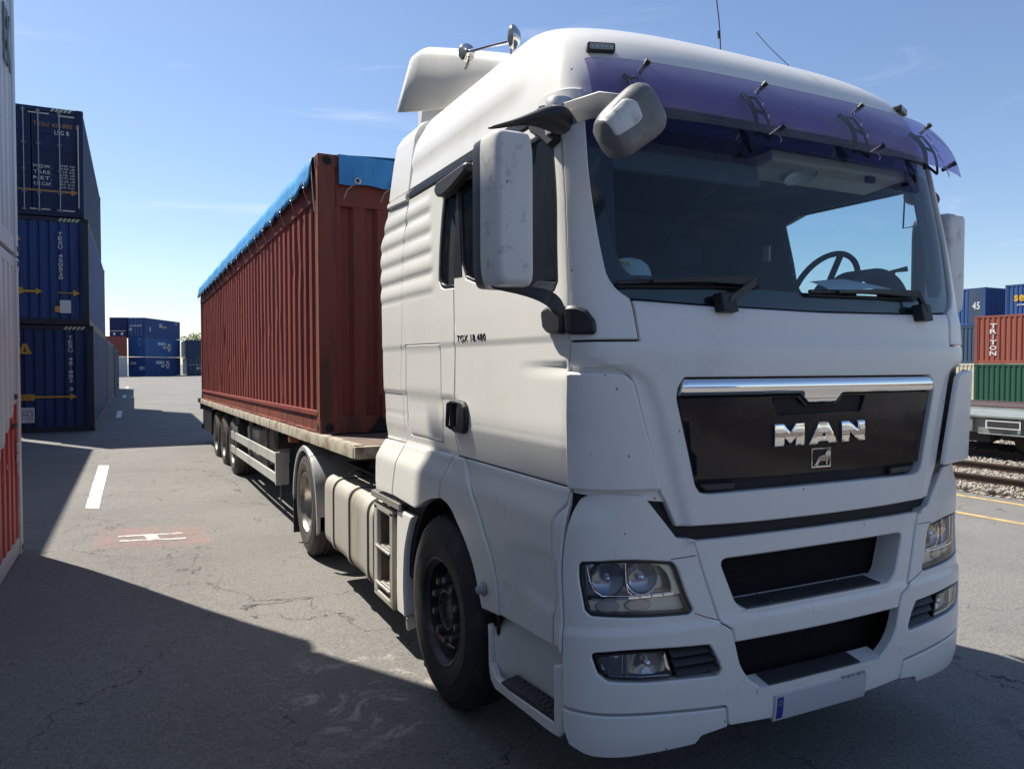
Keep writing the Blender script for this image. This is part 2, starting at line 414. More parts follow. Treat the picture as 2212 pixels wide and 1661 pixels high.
# ---- inner shell: closes the cab behind the panel gaps
yb = 2.24
glass_half = [(0, 2.180), (.68, 2.190), (1.02, 2.205), (1.078, 2.242), (1.114, 2.294), (1.135, 2.418), (1.151, 2.57), (1.162, 2.72), (1.165, 3.03), (0, 3.03)]
glass_out = glass_half[:-1] + [(-s, v) for s, v in glass_half[-2:0:-1]]
def dwin(sd): return mir([(1.36, 2.90), (1.352, 2.63), (1.385, 2.41), (1.40, 2.28), (1.44, 2.24), (1.53, 2.224), (2.245, 2.352), (2.36, 2.385), (2.40, 2.46), (2.40, 2.93), (1.375, 2.93)], sd)
ws_open = [(s, v) for s, v in inset([p for p in (glass_out if area(glass_out) > 0 else glass_out[::-1])], .05)]
arch = [(2.58 + .62 * math.cos(t), .55 + .64 * math.sin(t)) for t in np.linspace(math.pi, 0, 14)]
shell = [(-1.95, .62), (1.95, .62)] + [(s, v) for s, v in arch] + [(3.24, .56), (3.24, 1.4), (3.15, 2.2), (3.02, 3.02)] 
sh_left = [(1.93, .86)] + [(2.58 + .63 * math.cos(t), .56 + .63 * math.sin(t)) for t in np.linspace(math.pi, 0, 16)] + [(sy(2.23, v), v) for v in (.58, 1.4, 2.2, 3.12)] + [(1.22, 3.12), (1.18, 3.035), (0, 3.035)]
shell = [(0, 1.17), (.75, 1.17), (.9, 1.24), (1.27, 1.24), (1.29, .86)] + sh_left
shell = shell + [(-s, v) for s, v in shell[::-1] if s > 0]
panel('cab_shell', shell, DARK, T, off=-.034, th=.01, bev=0, res=.06, rel=False,
      holes=[ws_open, inset(dwin(1) if area(dwin(1)) > 0 else dwin(1)[::-1], -.004), inset(dwin(-1) if area(dwin(-1)) > 0 else dwin(-1)[::-1], -.004)])
bw = [(float(tab(v, 3)) * .955, float(tab(v, 1))) for v in np.linspace(.95, 3.85, 24)]; bw = [(XC + x, z) for x, z in bw] + [(XC - x, z) for x, z in bw[::-1]]
MB().prism(bw, lambda x, z: (x, 2.19, z), lambda x, z: (x, 2.235, z)).build('cab_back_wall', INT, T)
MB().box((-1.16, .25, 1.30), (1.20, 2.2, 1.36)).build('cab_floor', INT, T)
# ---- roof
def rear_edge(v): return sy(2.26, v)
roof = [(0, 3.04), (1.155, 3.045), (1.25, 3.05), (2.2, 3.052)] + [(rear_edge(v), v) for v in (3.05, 3.2, 3.35, 3.5, 3.62, 3.74, 3.9, 4.05, 4.2)]
roof = roof + [(-s, v) for s, v in roof[::-1] if s > 0]
rp = panel('roof', roof, WHITE2, T, off=0, th=.03, bev=.008, res=.045)
for sd in (1, -1):
    # dark gasket under the roof edge
    panel('gasket', mir([(1.32, 2.995), (sy(2.25, 3.0), 2.995), (sy(2.25, 3.0), 3.044), (1.42, 3.044)], sd), SEAL, T, off=.004, th=.03, bev=.008, res=.04)
    # rear quarter fairing beside the cab, upper part: flat cheek that folds over at the top
    FX = np.array([1.190, 1.176, 1.160, 1.140, 1.095, 1.020, .90]); FZ = np.array([3.05, 3.18, 3.31, 3.43, 3.50, 3.535, 3.55]); FT = np.concatenate([[0], np.cumsum(np.hypot(np.diff(FX), np.diff(FZ)))])
    def fmap(y, w_, o, sd=sd):
        x = np.interp(w_, FT, FX) + o * .9; z = np.interp(w_, FT, FZ) + np.asarray(o) * np.clip((w_ - .3) * 4, 0, 1)
        return np.stack([XC - sd * x, y, z], -1)
    panel('upper_side_fairing', [(2.268, .002), (2.70, .002), (2.685, .20), (2.67, .40), (2.66, .50), (2.42, .57), (2.268, .58)], WHITE2, T, off=0, th=.14, bev=.006, res=.025, mp=fmap, r=.02)
    # the kinked lower rim of that fairing
    panel('fairing_lip', mir([(sy(2.275, 3.0), 2.985), (sy(2.70, 3.0), 3.005), (sy(2.69, 3.05), 3.045), (sy(2.275, 3.05), 3.040)], sd), WHITE2, T, off=.012, th=.03, bev=.008, res=.03, rel=False)
# ---- windscreen
panel('windscreen', glass_out, WGLASS, T, off=-.012, th=.001, bev=0, res=.05, r=.06, rel=False)
frit_in = [(0, 2.262), (.6, 2.268), (.98, 2.285), (1.04, 2.33), (1.078, 2.44), (1.098, 2.6), (1.108, 2.75), (1.110, 2.94), (0, 2.965)]
frit_in = frit_in[:-1] + [(-s, v) for s, v in frit_in[-2:0:-1]]
panel('windscreen_border', glass_out, SEAL, T, off=-.017, th=.004, bev=0, res=.05, r=.06, holes=[frit_in], rel=False)
# header above the glass (under the visor)
panel('windscreen_header', sym([(0, 3.012), (1.165, 3.012), (1.16, 3.036), (0, 3.034)]), SEAL, T, off=.002, th=.03, bev=.004, res=.05)
for sd in (1, -1):
    pl = [(1.023, 2.200), (1.083, 2.238), (1.120, 2.292), (1.141, 2.418), (1.157, 2.57), (1.168, 2.72), (1.170, 3.035), (1.30, 3.04), (1.312, 2.99),
          (1.291, 2.86), (1.286, 2.64), (1.298, 2.40), (1.312, 2.22), (1.316, 2.033), (1.005, 2.036), (1.020, 2.190)]
    pl = [(1.023, 2.200), (1.083, 2.238), (1.120, 2.292), (1.141, 2.418), (1.157, 2.57), (1.168, 2.72), (1.170, 3.036), (1.298, 3.038),
          (1.291, 2.86), (1.286, 2.64), (1.298, 2.40), (1.312, 2.22), (1.316, 2.033), (1.000, 2.036)]
    panel('corner_pillar', mir(pl, sd), WHITE, T, off=.004, th=.03, bev=.006, res=.03, r=.006)
# ---- front flap
fh = [(0, 2.170), (.68, 2.180), (1.012, 2.194), (.992, 2.028), (1.314, 2.024), (1.316, 1.925), (1.10, 1.918), (1.055, 1.908), (1.028, 1.885), (1.006, 1.84), (.990, 1.78), (.883, 1.410), (.862, 1.381), (.804, 1.268), (.4, 1.258), (0, 1.255)]
fl = fh[:-1] + [(-s, v) for s, v in fh[::-1][:-1]]
gh = [(.786, 1.884), (.815, 1.845), (.824, 1.80), (.724, 1.43), (.700, 1.402), (.655, 1.392), (-.655, 1.392), (-.700, 1.402), (-.724, 1.43), (-.824, 1.80), (-.815, 1.845), (-.786, 1.884)]
flap = panel('front_flap', fl, WHITE, T, off=0, th=.035, bev=.005, res=.018, holes=[rnd(gh, .02)], hth=.045)
panel('grille_recess', inset(gh if area(gh) > 0 else gh[::-1], -.02), DARK, flap, off=-.045, th=.004, bev=0, res=.06)
ch = [(.784, 1.876), (.806, 1.845), (.813, 1.806), (.135, 1.806), (.088, 1.766), (-.088, 1.766), (-.135, 1.806), (-.813, 1.806), (-.806, 1.845), (-.784, 1.876)]
panel('chrome_strip', ch, CHROME, flap, off=-.006, th=.03, bev=.004, res=.016, r=.008, disp=lambda s, v: .014 * np.sin(np.pi * np.clip((v - 1.80) / .08, 0, 1)) * (v > 1.8))
bp = [(.811, 1.799), (.130, 1.799), (.084, 1.759), (-.084, 1.759), (-.130, 1.799), (-.811, 1.799), (-.720, 1.452), (-.3, 1.444), (.3, 1.444), (.720, 1.452)]
mesh_hole = [(.300, 1.788), (.270, 1.722), (.25, 1.715), (-.25, 1.715), (-.270, 1.722), (-.300, 1.788), (-.150, 1.788), (-.100, 1.748), (.100, 1.748), (.150, 1.788)]
gp = panel('grille_panel', bp, GLOSSB, flap, off=-.016, th=.02, bev=.004, res=.04, r=.006, holes=[mesh_hole], hth=.02)
mb = MB()                                   # honeycomb mesh in the little intake
for i in range(-17, 18):
    for sg in (1, -1):
        a = i * .018; q0 = (a - .035 * sg, 1.712); q1 = (a + .035 * sg, 1.79)
        if abs(a) < .29: mb.tube([P1(q0[0], q0[1], -.03), P1(q1[0], q1[1], -.03)], .0022, 4)
mb.build('intake_mesh', BLACKP, gp)
for sd in (1, -1):
    panel('grille_corner_trim', mir([(.700, 1.436), (.655, 1.404), (.50, 1.402), (.50, 1.434)], sd), BLACKP, flap, off=-.02, th=.02, res=.03)
# letters and badge on the grille
def gmap(off0):
    return lambda s, v, o: P(s, v, off0 + o)
def lp(pts): # pixel-like drawing grid -> surface
    return [(.292 - (x - 220) / 1750 * .582, 1.674 - (y - 215 + (x - 220) * .031) / 440 * .1) for x, y in pts]
M_ = [(220, 215), (380, 208), (500, 375), (605, 205), (765, 195), (765, 632), (605, 637), (605, 470), (500, 612), (395, 478), (390, 645), (220, 655)]
A_ = [(1045, 188), (1222, 183), (1408, 600), (1240, 605), (1225, 570), (1035, 575), (1015, 620), (855, 628)]
Ah = [(1135, 375), (1175, 462), (1095, 467)]
N_ = [(1490, 180), (1640, 172), (1830, 345), (1820, 165), (1968, 160), (1975, 570), (1840, 580), (1655, 395), (1645, 590), (1495, 595)]
for pl, ho in ((M_, []), (A_, [lp(Ah)]), (N_, [])):
    panel('chrome_letter', lp(pl), CHROME, gp, off=-.007, th=.012, bev=.0015, res=.012, r=0, holes=ho, disp=lambda s, v: .003 * np.sin(np.pi * (v - 1.57) / .11) + .0006 * np.sin(v * 260 + s * 9))
q = [(.059, 1.556), (-.066, 1.556), (-.066, 1.468), (.059, 1.468)]
panel('badge_frame', q, CHROME, gp, off=-.011, th=.006, bev=.001, res=.03, r=0, holes=[inset(q if area(q) > 0 else q[::-1], .006)])
lion = [(1240, 735), (1290, 762), (1292, 785), (1278, 798), (1290, 815), (1270, 850), (1268, 905), (1238, 935), (1222, 985), (1242, 1003), (1205, 1008), (1195, 942), (1100, 935), (1062, 962), (1040, 1008), (1055, 1020), (1012, 1025), (1025, 985), (985, 1018), (970, 1010), (1012, 965), (1040, 900), (1075, 850), (1185, 830), (1200, 785)]
panel('lion_emblem', [(.292 - (x - 220) / 1750 * .582, 1.5565 - (y - 700) / 350 * .088) for x, y in lion], CHROME, gp, off=-.010, th=.006, bev=.001, res=.02, r=0)
panel('vane_channel', mir([(1.315, 1.925), (1.0, 1.925), (.95, 1.8), (.85, 1.37), (1.27, 1.415), (1.30, 1.6)], -1), BLACKP, T, off=-.012, th=.01, bev=0, res=.04, rel=False)  # right side: black sheet stands in for the shade deep in the slot
for sd in (1,):
    panel('vane_channel', mir([(1.31, 1.935), (1.0, 1.93), (.95, 1.8), (.85, 1.37), (1.27, 1.415), (1.295, 1.6)], sd), WHITE, T, off=-.014, th=.01, bev=0, res=.04, rel=False)
# ---- corner air vanes, standing proud of the cab
for sd in (1, -1):
    pl = [(1.318, 1.906), (1.10, 1.900), (1.052, 1.890), (1.022, 1.864), (1.002, 1.80), (.889, 1.424), (1.284, 1.432), (1.300, 1.52), (1.316, 1.72)]
    panel('corner_vane', mir(pl, sd), WHITE, T, off=.022 if sd > 0 else .042, th=.022, bev=.009, res=.03, r=.012,
          disp=lambda s, v, q=(.024 if sd < 0 else -.004): q * sstep(np.abs(s), 1.0, 1.25), rel=False)
# ---- bumper
hl = [(1.206, 1.141), (1.009, 1.147), (.82, 1.124), (.794, 1.100), (.752, .977), (.722, .915), (.745, .899), (.972, .907), (1.172, .922), (1.196, .945), (1.213, 1.065), (1.215, 1.125)]
fg = [(1.176, .779), (1.015, .787), (.652, .768), (.615, .713), (.589, .652), (.608, .628), (.804, .640), (.972, .646), (1.104, .660), (1.146, .692)]
hl = rnd(hl, .02); fg = rnd(fg, .02)
bh = [(.724, 1.210), (.80, 1.219), (.962, 1.403), (1.109, 1.416), (1.193, 1.411), (1.235, 1.389), (1.262, 1.345), (1.281, 1.24), (1.283, .925), (1.283, .549),
      (1.135, .531), (.90, .519), (.559, .494), (.541, .402), (.30, .386), (0, .372)]
bt = [(0, .528), (.30, .528), (.37, .532), (.442, .582), (.494, .652), (.520, .752), (.538, .812), (.597, .849), (.644, .981), (.692, 1.129), (.716, 1.205)]
bo = bt + [(.724, 1.210)] + bh[1:]
bo = bo[:-1] + [(0, .372)] 
bump_out = [p for p in bo[1:]] + [(-s, v) for s, v in bo[::-1][1:]]      # round the left end, under, round the right end
bump_out = bo[1:] + [(-s, v) for s, v in bo[1:-1][::-1]]
bump = panel('bumper', rnd(bump_out, .02), WHITE, T, off=.004, th=.05, bev=.005, res=.016, holes=[hl, fg, mir(hl, -1), mir(fg, -1)], hth=.05)
ch_ = [(0, 1.196), (.716, 1.199), (.687, 1.129), (.639, .981), (.592, .852), (.533, .816), (.516, .757), (0, .752)]
cb = ch_ + [(-s, v) for s, v in ch_[::-1] if s > 0]
uo = [(.583, 1.112), (.508, .925), (.475, .893), (.42, .878), (-.42, .878), (-.475, .893), (-.508, .925), (-.583, 1.112)]
uo = rnd(uo, .03)
beam = panel('bumper_centre', cb, WHITE, T, off=.0, th=.05, bev=.006, res=.022, holes=[uo], hth=.13, r=.004)
radi = mat('radiator fins', (.020, .017, .019), .8, bump=.3, bscale=90, spec=.15)
panel('radiator', sym([(0, 1.15), (.66, 1.15), (.6, .84), (.6, .50), (0, .50)]), radi, T, off=-.15, th=.01, bev=0, res=.05)
mb = MB()
for i in range(62):
    v = .53 + i * .010
    mb.loft([[P1(s, v + a, -.147 + b) for a, b in ((0, 0), (.0025, .003), (.005, 0))] for s in np.linspace(-.55, .55, 12)])
mb.build('radiator_fin', radi, T)
def ledge(name, s0, s1, v0, v1, o0, o1, m, par, n=16, th=.012, bev=.003):
    """a shelf: back edge at depth o0 and height v0, front edge at o1, v1"""
    r = []
    for s in np.linspace(s0, s1, n): r.append([P1(s, v0, o0), P1(s, v1, o1), P1(s, v1 - th, o1), P1(s, v0 - th, o0)])
    return MB().loft(r).build(name, m, par, 40)
ledge('step_ledge', .475, -.475, .900, .884, -.14, .005, WHITE, beam)
tr1 = ledge('step_tread', .44, -.40, .908, .893, -.10, -.004, TREAD, beam)
ledge('step_ledge', .40, -.40, .556, .538, -.085, .010, WHITE, bump, th=.02)
ledge('step_tread', .33, -.24, .562, .547, -.078, .004, TREAD, bump)
for s0, v in ((.30, .905), (-.20, .905)):
    MB().tube([P1(s0, v + .005, -.10), P1(s0, v - .008, -.01)], .004, 6).build('tread_clip', STEEL, beam)
# lower lip corners
for sd in (1, -1):
    pl = [(1.281, .537), (1.135, .520), (.90, .508), (.563, .483), (.547, .400), (.678, .384), (.702, .350), (1.04, .338), (1.17, .352), (1.25, .396), (1.277, .46)]
    panel('lower_lip', mir(pl, sd), WHITE, T, off=.006, th=.04, bev=.005, res=.025, r=.008)
    # round tow-eye covers and washer lids: thin seams
    c = [(.545 + .022 * math.cos(t), .555 + .022 * math.sin(t)) for t in np.linspace(0, 2 * math.pi, 20)[:-1]]
    panel('tow_eye_cover', mir(c, sd), WHITE, bump, off=.0058, th=.02, bev=.003, res=.02)
    c = [(1.078, 1.156), (1.072, 1.208), (1.018, 1.208), (.990, 1.156)]
    panel('lamp_cap', mir(c, sd), WHITE, bump, off=.0052, th=.02, bev=.003, res=.02, r=.008)
# dark channel behind flap and bumper
panel('channel', sym([(0, 1.27), (.80, 1.27), (.95, 1.44), (1.27, 1.44), (1.25, 1.33), (.93, 1.38), (.76, 1.16), (0, 1.16)]), DARK, T, off=-.03, th=.02, bev=0, res=.05, rel=False)
panel('lower_backing', sym([(0, .50), (.6, .50), (.62, .90), (1.27, .90), (1.27, .42), (0, .42)]), DARK, T, off=-.16, th=.02, bev=0, res=.08, rel=False)
# ---- headlights and fog lamps
def headlight(sd):
    h = panel('headlight', mir(inset(hl if area(hl) > 0 else hl[::-1], -.008), sd), SEAL, T, off=-.075, th=.004, bev=0, res=.04)
    il = inset(hl if area(hl) > 0 else hl[::-1], .014)
    panel('housing_rim', mir(inset(hl if area(hl) > 0 else hl[::-1], .001), sd), SEAL, h, off=-.008, th=.05, bev=.003, res=.03, r=.01, holes=[mir(il, sd)], hth=.05)
    panel('housing', mir([(1.19, .99), (1.20, 1.13), (1.0, 1.138), (.83, 1.118), (.77, .99)], sd), mat('lamp housing', (.34, .36, .39), .22, .7, var=(.18, .19, .21), vscale=14), h, off=-.066, th=.004, bev=.001, res=.03)
    panel('cream_trim', mir([(.925, 1.130), (.83, 1.116), (.806, 1.100), (.762, .984), (.815, .984), (.808, 1.02), (.825, 1.07), (.86, 1.105), (.92, 1.12)], sd), AMBER, h, off=-.022, th=.006, bev=.001, res=.02)
    panel('indicator_reflector', mir([(1.185, .975), (.765, .975), (.742, .92), (.76, .912), (1.17, .932)], sd), AMBER, h, off=-.045, th=.01, bev=.002, res=.03)
    for s0, w_ in ((1.095, .055), (.96, .06)):
        c = [(s0 + w_ * math.cos(t), .952 + .026 * math.sin(t)) for t in np.linspace(0, 2 * math.pi, 24)[:-1]]
        panel('small_reflector', mir(c, sd), mat('clouded reflector', (.42, .42, .39), .3, .4), h, off=-.035, th=.01, bev=.004, res=.02)
    for s0, v0, r0, rb in ((1.09, 1.062, .072, .016), (.935, 1.060, .066, .020)):
        pr = P1(s0 * sd, v0, -.064); n = (P1(s0 * sd, v0, 0) - pr).normalized(); n = (n + Vector((-.2 * sd, -.3, 0))).normalized()
        MB().lathe([(r0 * math.sin(t), .03 * (1 - math.cos(t))) for t in np.linspace(0.05, 1.45, 10)], pr, n, 32).build('reflector_bowl', BOWL, h, 60)
        if s0 < 1: MB().lathe([(r0, .028), (r0 + .004, .031), (r0 + .006, .026), (r0 + .002, .022), (r0, .028)], pr, n, 32).build('bowl_ring', CHROME, h, 60)
        MB().lathe([(rb * .8, .0), (rb * .8, .012), (rb * .6, .020), (.001, .023)], pr, n, 20).build('bulb', mat('bulb', (.75, .8, .9), .05, .9), h, 60)
    mb = MB()
    for i in range(7):
        a = 1.165 - i * .052
        mb.box((-.5, -.5, -.5), (-.5, -.5, -.5)) if 0 else None
        mb.loft([[P1(s * sd, .984 + i * .0008 + dv, -.02 + do) for dv, do in ((-.004, 0), (-.004, .006), (.004, .006), (.004, 0))] for s in (a, a - .047)])
    mb.build('chrome_bar', CHROME, h, 40)
    MB().tube([P1(s * sd, v, -.025) for s, v in ((1.185, 1.118), (1.172, 1.06), (1.155, 1.02), (1.12, .997), (1.0, .992), (.80, .994))], .0028, 6).build('bright_line', CHROME, h, 60)
    MB().tube([P1(s * sd, v, -.025) for s, v in ((1.018, 1.125), (1.015, 1.05), (1.008, 1.01), (.99, .996))], .003, 6).build('bright_line', CHROME, h, 60)
    panel('lens', mir(il, sd), LAMPG, h, off=-.006, th=.001, bev=0, res=.03, r=.01)
    return h
def foglight(sd):
    f = panel('fog_light', mir(inset(fg if area(fg) > 0 else fg[::-1], -.008), sd), SEAL, T, off=-.065, th=.004, bev=0, res=.04)
    fo = [(1.160, .768), (1.015, .776), (.858, .764), (.822, .652), (.972, .658), (1.095, .672), (1.132, .700)]
    panel('fog_housing', mir(fo, sd), SEAL, f, off=-.006, th=.03, bev=.003, res=.025, r=.012, holes=[mir(inset(fo if area(fo) > 0 else fo[::-1], .010), sd)])
    panel('fog_reflector', mir(inset(fo if area(fo) > 0 else fo[::-1], .008), sd), BOWL, f, off=-.03, th=.004, bev=.0, res=.012,
          disp=lambda s, v: .014 * np.abs(np.sin(np.abs(s) * 130)) * (np.abs(s) > 1.03) - .02 * np.exp(-((np.abs(s) - .93) ** 2 + (v - .71) ** 2) / .002))
    MB().tube([P1(s * sd, v, -.012) for s, v in ((1.028, .770), (1.028, .668))], .003, 6).build('bright_line', CHROME, f)
    MB().tube([P1(s * sd, v, -.010) for s, v in ((1.14, .745), (1.125, .70), (1.09, .680), (.97, .668), (.84, .664))], .0022, 6).build('bright_line', CHROME, f)
    pr = P1(.93 * sd, .712, -.045); MB().lathe([(.012, 0), (.012, .02), (.001, .026)], pr, (0, -1, 0), 16).build('bulb', MATS['bulb'], f, 60)
    panel('lens', mir(inset(fo if area(fo) > 0 else fo[::-1], .006), sd), LAMPG, f, off=-.004, th=.001, bev=0, res=.03, r=.01)
    for i in range(3):
        v0 = .742 - i * .040; e = .648 - i * .020
        panel('louvre', mir([(.838 - i * .012, v0 + .022), (e, v0 + .020), (e - .022, v0 - .012), (.828 - i * .012, v0 - .014)], sd), BLACKP, f, off=-.004, th=.03, bev=.006, res=.03, disp=lambda s, v, v0=v0: -.02 * sstep(v, v0 - .01, v0 + .022))
for sd in (1, -1): headlight(sd); foglight(sd)
SEAMM = mat('panel seam', (.03, .03, .03), .7)
def seam(pts, par, off=.0035, r=.0022, sides=(1, -1)):
    for sd in sides:
        q = []
        for (s0, v0), (s1, v1) in zip(pts, pts[1:]):
            n = max(2, int(math.dist((s0, v0), (s1, v1)) / .03)); q += [P1(sd * (s0 + (s1 - s0) * t), v0 + (v1 - v0) * t, off) for t in np.linspace(0, 1, n, endpoint=False)]
        q.append(P1(sd * pts[-1][0], pts[-1][1], off)); MB().tube(q, r, 5).build('seam', SEAMM, par)
seam([(.825, 1.135), (.76, 1.138), (.705, 1.140)], bump); seam([(.720, .905), (.66, .88), (.600, .862)], bump)
for sd in (1, -1):
    panel('pillar_trim', mir([(1.05 if sd > 0 else .985, 2.25), (1.32, 2.18), (1.335, 3.02), (1.02, 3.02)], sd), INT, T, off=-.06, th=.01, bev=0, res=.05, rel=False)
# ---- number plate (blank, blue band)
pm = lambda s, v, o: P(s, v, o, False)
plate = panel('number_plate', [(.300, .492), (-.285, .492), (-.285, .372), (.300, .372)], mat('plate white', (.50, .51, .54), .4), T, off=.012, th=.02, bev=.004, res=.05, r=.008)
panel('blue_band', [(.286, .478), (.248, .478), (.248, .384), (.286, .384)], mat('plate blue', (.015, .04, .30), .4), plate, off=.0135, th=.01, bev=.001, res=.05)
mb = MB()
for k in range(12):
    c = P1(.267 + .0105 * math.cos(k * math.pi / 6), .452 + .0105 * math.sin(k * math.pi / 6), .0142)
    mb.lathe([(.0001, .001), (.0018, .001), (.0018, 0)], c, (0, -1, 0), 6)
mb.build('star_ring', mat('band yellow', (.7, .55, .08), .5), plate)
for k, (w_, h_) in enumerate(((.020, .012), (.020, .014), (.016, .012), (.024, .014), (.020, .013))):
    s0 = -.115 - k * .033
    panel('smudged_mark', [(s0, .500), (s0 - w_, .501), (s0 - w_, .501 - h_), (s0, .500 - h_)], mat('faded ink', (.16, .16, .17), .6, var=(.4, .4, .42), vscale=160, vlo=.4, vhi=.6), plate, off=.0145, th=.003, bev=0, res=.03)
# ---- sides: door, rear quarter, wheel arch ...
def side(sd):
    do = [(1.318, 2.99), (1.303, 2.93), (1.297, 2.86), (1.292, 2.64), (1.304, 2.40), (1.318, 2.22), (1.323, 2.04), (1.323, 1.85), (1.312, 1.6), (1.292, 1.437), (2.49, 1.437), (2.535, 1.60), (2.545, 2.05), (2.528, 2.35), (2.47, 2.70), (2.42, 2.99)]
    door = panel('door', mir(do, sd), WHITE2, T, off=0, th=.03, bev=.005, res=.015, holes=[dwin(sd)], hth=.02)
    panel('door_window', mir(inset(dwin(1) if area(dwin(1)) > 0 else dwin(1)[::-1], -.01), sd), SGLASS, door, off=-.012, th=.001, bev=0, res=.06, rel=False)
    wi = dwin(1) if area(dwin(1)) > 0 else dwin(1)[::-1]
    panel('window_rubber', mir(wi, sd), SEAL, door, off=-.002, th=.016, bev=.003, res=.03, holes=[mir(inset(wi, .016), sd)])
    panel('rear_post', mir([(2.40, 2.40), (2.52, 2.405), (2.46, 2.70), (2.41, 2.985), (2.40, 2.985)], sd), SEAL, door, off=.003, th=.02, bev=.003, res=.04)
    # handle: black cup with grip
    hp = [(2.555, 1.735), (2.49, 1.746), (2.38, 1.738), (2.345, 1.712), (2.333, 1.65), (2.335, 1.59), (2.375, 1.566), (2.50, 1.566), (2.545, 1.582)]
    hd = panel('door_handle', mir(hp, sd), BLACKP, door, off=.022, th=.03, bev=.010, res=.014, r=.03, holes=[mir([(2.52, 1.715), (2.43, 1.718), (2.44, 1.60), (2.515, 1.598)], sd)], hth=.035, rel=False)
    MB().tube([P1(2.53 * sd, 1.735, .02), P1(2.535 * sd, 1.72, .045), P1(2.535 * sd, 1.60, .045), P1(2.53 * sd, 1.585, .02)], .011, 8).build('grip', BLACKP, hd, 60)
    # sleeper quarter with side window notch
    sq = [(2.551, 1.60), (2.497, 1.437), (2.51, 1.425), (3.370, 1.425), (3.414, 1.545), (3.494, 1.86), (3.464, 2.06), (3.422, 2.378), (3.358, 2.70), (sy(2.25, 2.99), 2.99), (2.55, 2.99), (2.60, 2.93), (2.66, 2.80), (2.715, 2.60), (2.745, 2.45), (2.748, 2.41), (2.72, 2.372), (2.68, 2.358), (2.535, 2.350), (2.551, 2.05)]
    ht = [(3.385, 2.055), (2.775, 2.052), (2.744, 1.75), (2.723, 1.629), (2.723, 1.489), (3.285, 1.489), (3.333, 1.54), (3.365, 1.70)]
    rq = panel('rear_quarter', mir(sq, sd), WHITE2, T, off=0, th=.03, bev=.005, res=.017, holes=[mir(inset(ht if area(ht) > 0 else ht[::-1], -.003), sd)], hth=.02)
    panel('locker_hatch', mir(ht, sd), WHITE2, rq, off=0, th=.02, bev=.005, res=.03, r=.02)
    panel('quarter_window', mir([(2.40, 2.34), (2.76, 2.34), (2.76, 2.45), (2.6, 2.96), (2.40, 2.985)], sd), SGLASS, rq, off=-.012, th=.001, bev=0, res=.08, rel=False)
    panel('window_backing', mir([(2.40, 2.34), (2.78, 2.34), (2.76, 2.50), (2.6, 2.985), (2.40, 2.985)], sd), INT, rq, off=-.06, th=.001, bev=0, res=.08, rel=False)
    panel('window_rubber', mir([(2.535, 2.352), (2.68, 2.360), (2.72, 2.374), (2.746, 2.41), (2.743, 2.45), (2.713, 2.60), (2.658, 2.80), (2.598, 2.93), (2.55, 2.985),
          (2.535, 2.985), (2.58, 2.92), (2.64, 2.79), (2.695, 2.60), (2.725, 2.45), (2.725, 2.42), (2.71, 2.395), (2.67, 2.378), (2.535, 2.370)], sd), SEAL, rq, off=-.003, th=.02, bev=.002, res=.03)
    # dark wind wedge on the upper rear of the door window
    panel('wind_wedge', mir([(2.20, 2.985), (2.62, 2.965), (2.66, 2.93), (2.64, 2.885), (2.55, 2.86), (2.42, 2.875), (2.20, 2.93)], sd), BLACKP, door, off=.05, th=.05, bev=.014, res=.03, r=.02)
    # rear side fairing with the ribs
    fe = [(3.376, 1.425), (3.420, 1.545), (3.500, 1.86), (3.470, 2.06), (3.428, 2.378), (3.364, 2.70), (sy(2.275, 2.98), 2.98), (sy(2.70, 2.98), 2.995), (3.86, 2.76), (3.89, 2.4), (3.905, 1.96), (3.86, 1.70), (3.805, 1.42)]
    panel('side_fairing', mir(fe, sd), WHITE2, T, off=-.003, th=.02, bev=.005, res=.017)
    fl_ = [(3.380, 1.415), (3.435, 1.297), (3.464, 1.068), (3.835, 1.055), (3.885, 1.28), (3.845, 1.37), (3.808, 1.412)]
    panel('lower_side_fairing', mir(fl_, sd), WHITE2, T, off=.012, th=.02, bev=.006, res=.025)
    # entrance flap under the door
    ld = [(2.392, 1.431), (1.290, 1.431), (1.296, 1.375), (1.352, 1.318), (1.363, 1.281), (1.347, 1.157), (1.319, 1.126), (1.319, .964), (1.347, .903), (1.352, .775), (1.852, .748), (1.866, .877), (1.913, 1.017), (2.045, 1.173), (2.215, 1.309), (2.30, 1.37)]
    lw = panel('entrance_flap', mir(ld, sd), WHITE2, T, off=.004, th=.03, bev=.008, res=.022,
               disp=lambda s, v: -.008 * (1 - sstep(v + (np.abs(s) - 1.3) * .08, 1.13, 1.165)) * sstep(2.0 - np.abs(s), .15, .5) + .012 * (1 - sstep(v - (np.abs(s) - 1.3) * .10, .895, .94)) * sstep(1.8 - np.abs(s), 0, .4))
    st = [(1.287, 1.425), (1.2875, .76), (1.34, .775), (1.3405, .900), (1.3125, .960), (1.3125, 1.130), (1.3405, 1.160), (1.356, 1.281), (1.345, 1.315), (1.290, 1.370)]
    panel('corner_strip', mir(st, sd), WHITE2, T, off=.006, th=.03, bev=.007, res=.025, r=.004)
    fn = [(2.545, 1.431), (2.606, 1.273), (2.608, 1.184), (2.50, 1.172), (2.408, 1.141), (2.26, 1.045), (2.16, .940), (2.092, .817), (2.045, .725), (1.860, .745), (1.873, .877), (1.920, 1.015), (2.052, 1.169), (2.222, 1.304), (2.315, 1.374), (2.402, 1.431)]
    fen = panel('front_wing', mir(fn, sd), WHITE2, T, off=.012, th=.06, bev=.009, res=.025)
    pr = P1(2.005 * sd, .835, .018); ax = (-sd, 0, 0)
    MB().lathe([(.036, 0), (.036, .006), (.030, .009), (.024, .010), (.022, .028), (.016, .034), (.001, .036)], pr, ax, 28).build('side_marker', mat('grey lens', (.33, .32, .33), .25), fen, 50)
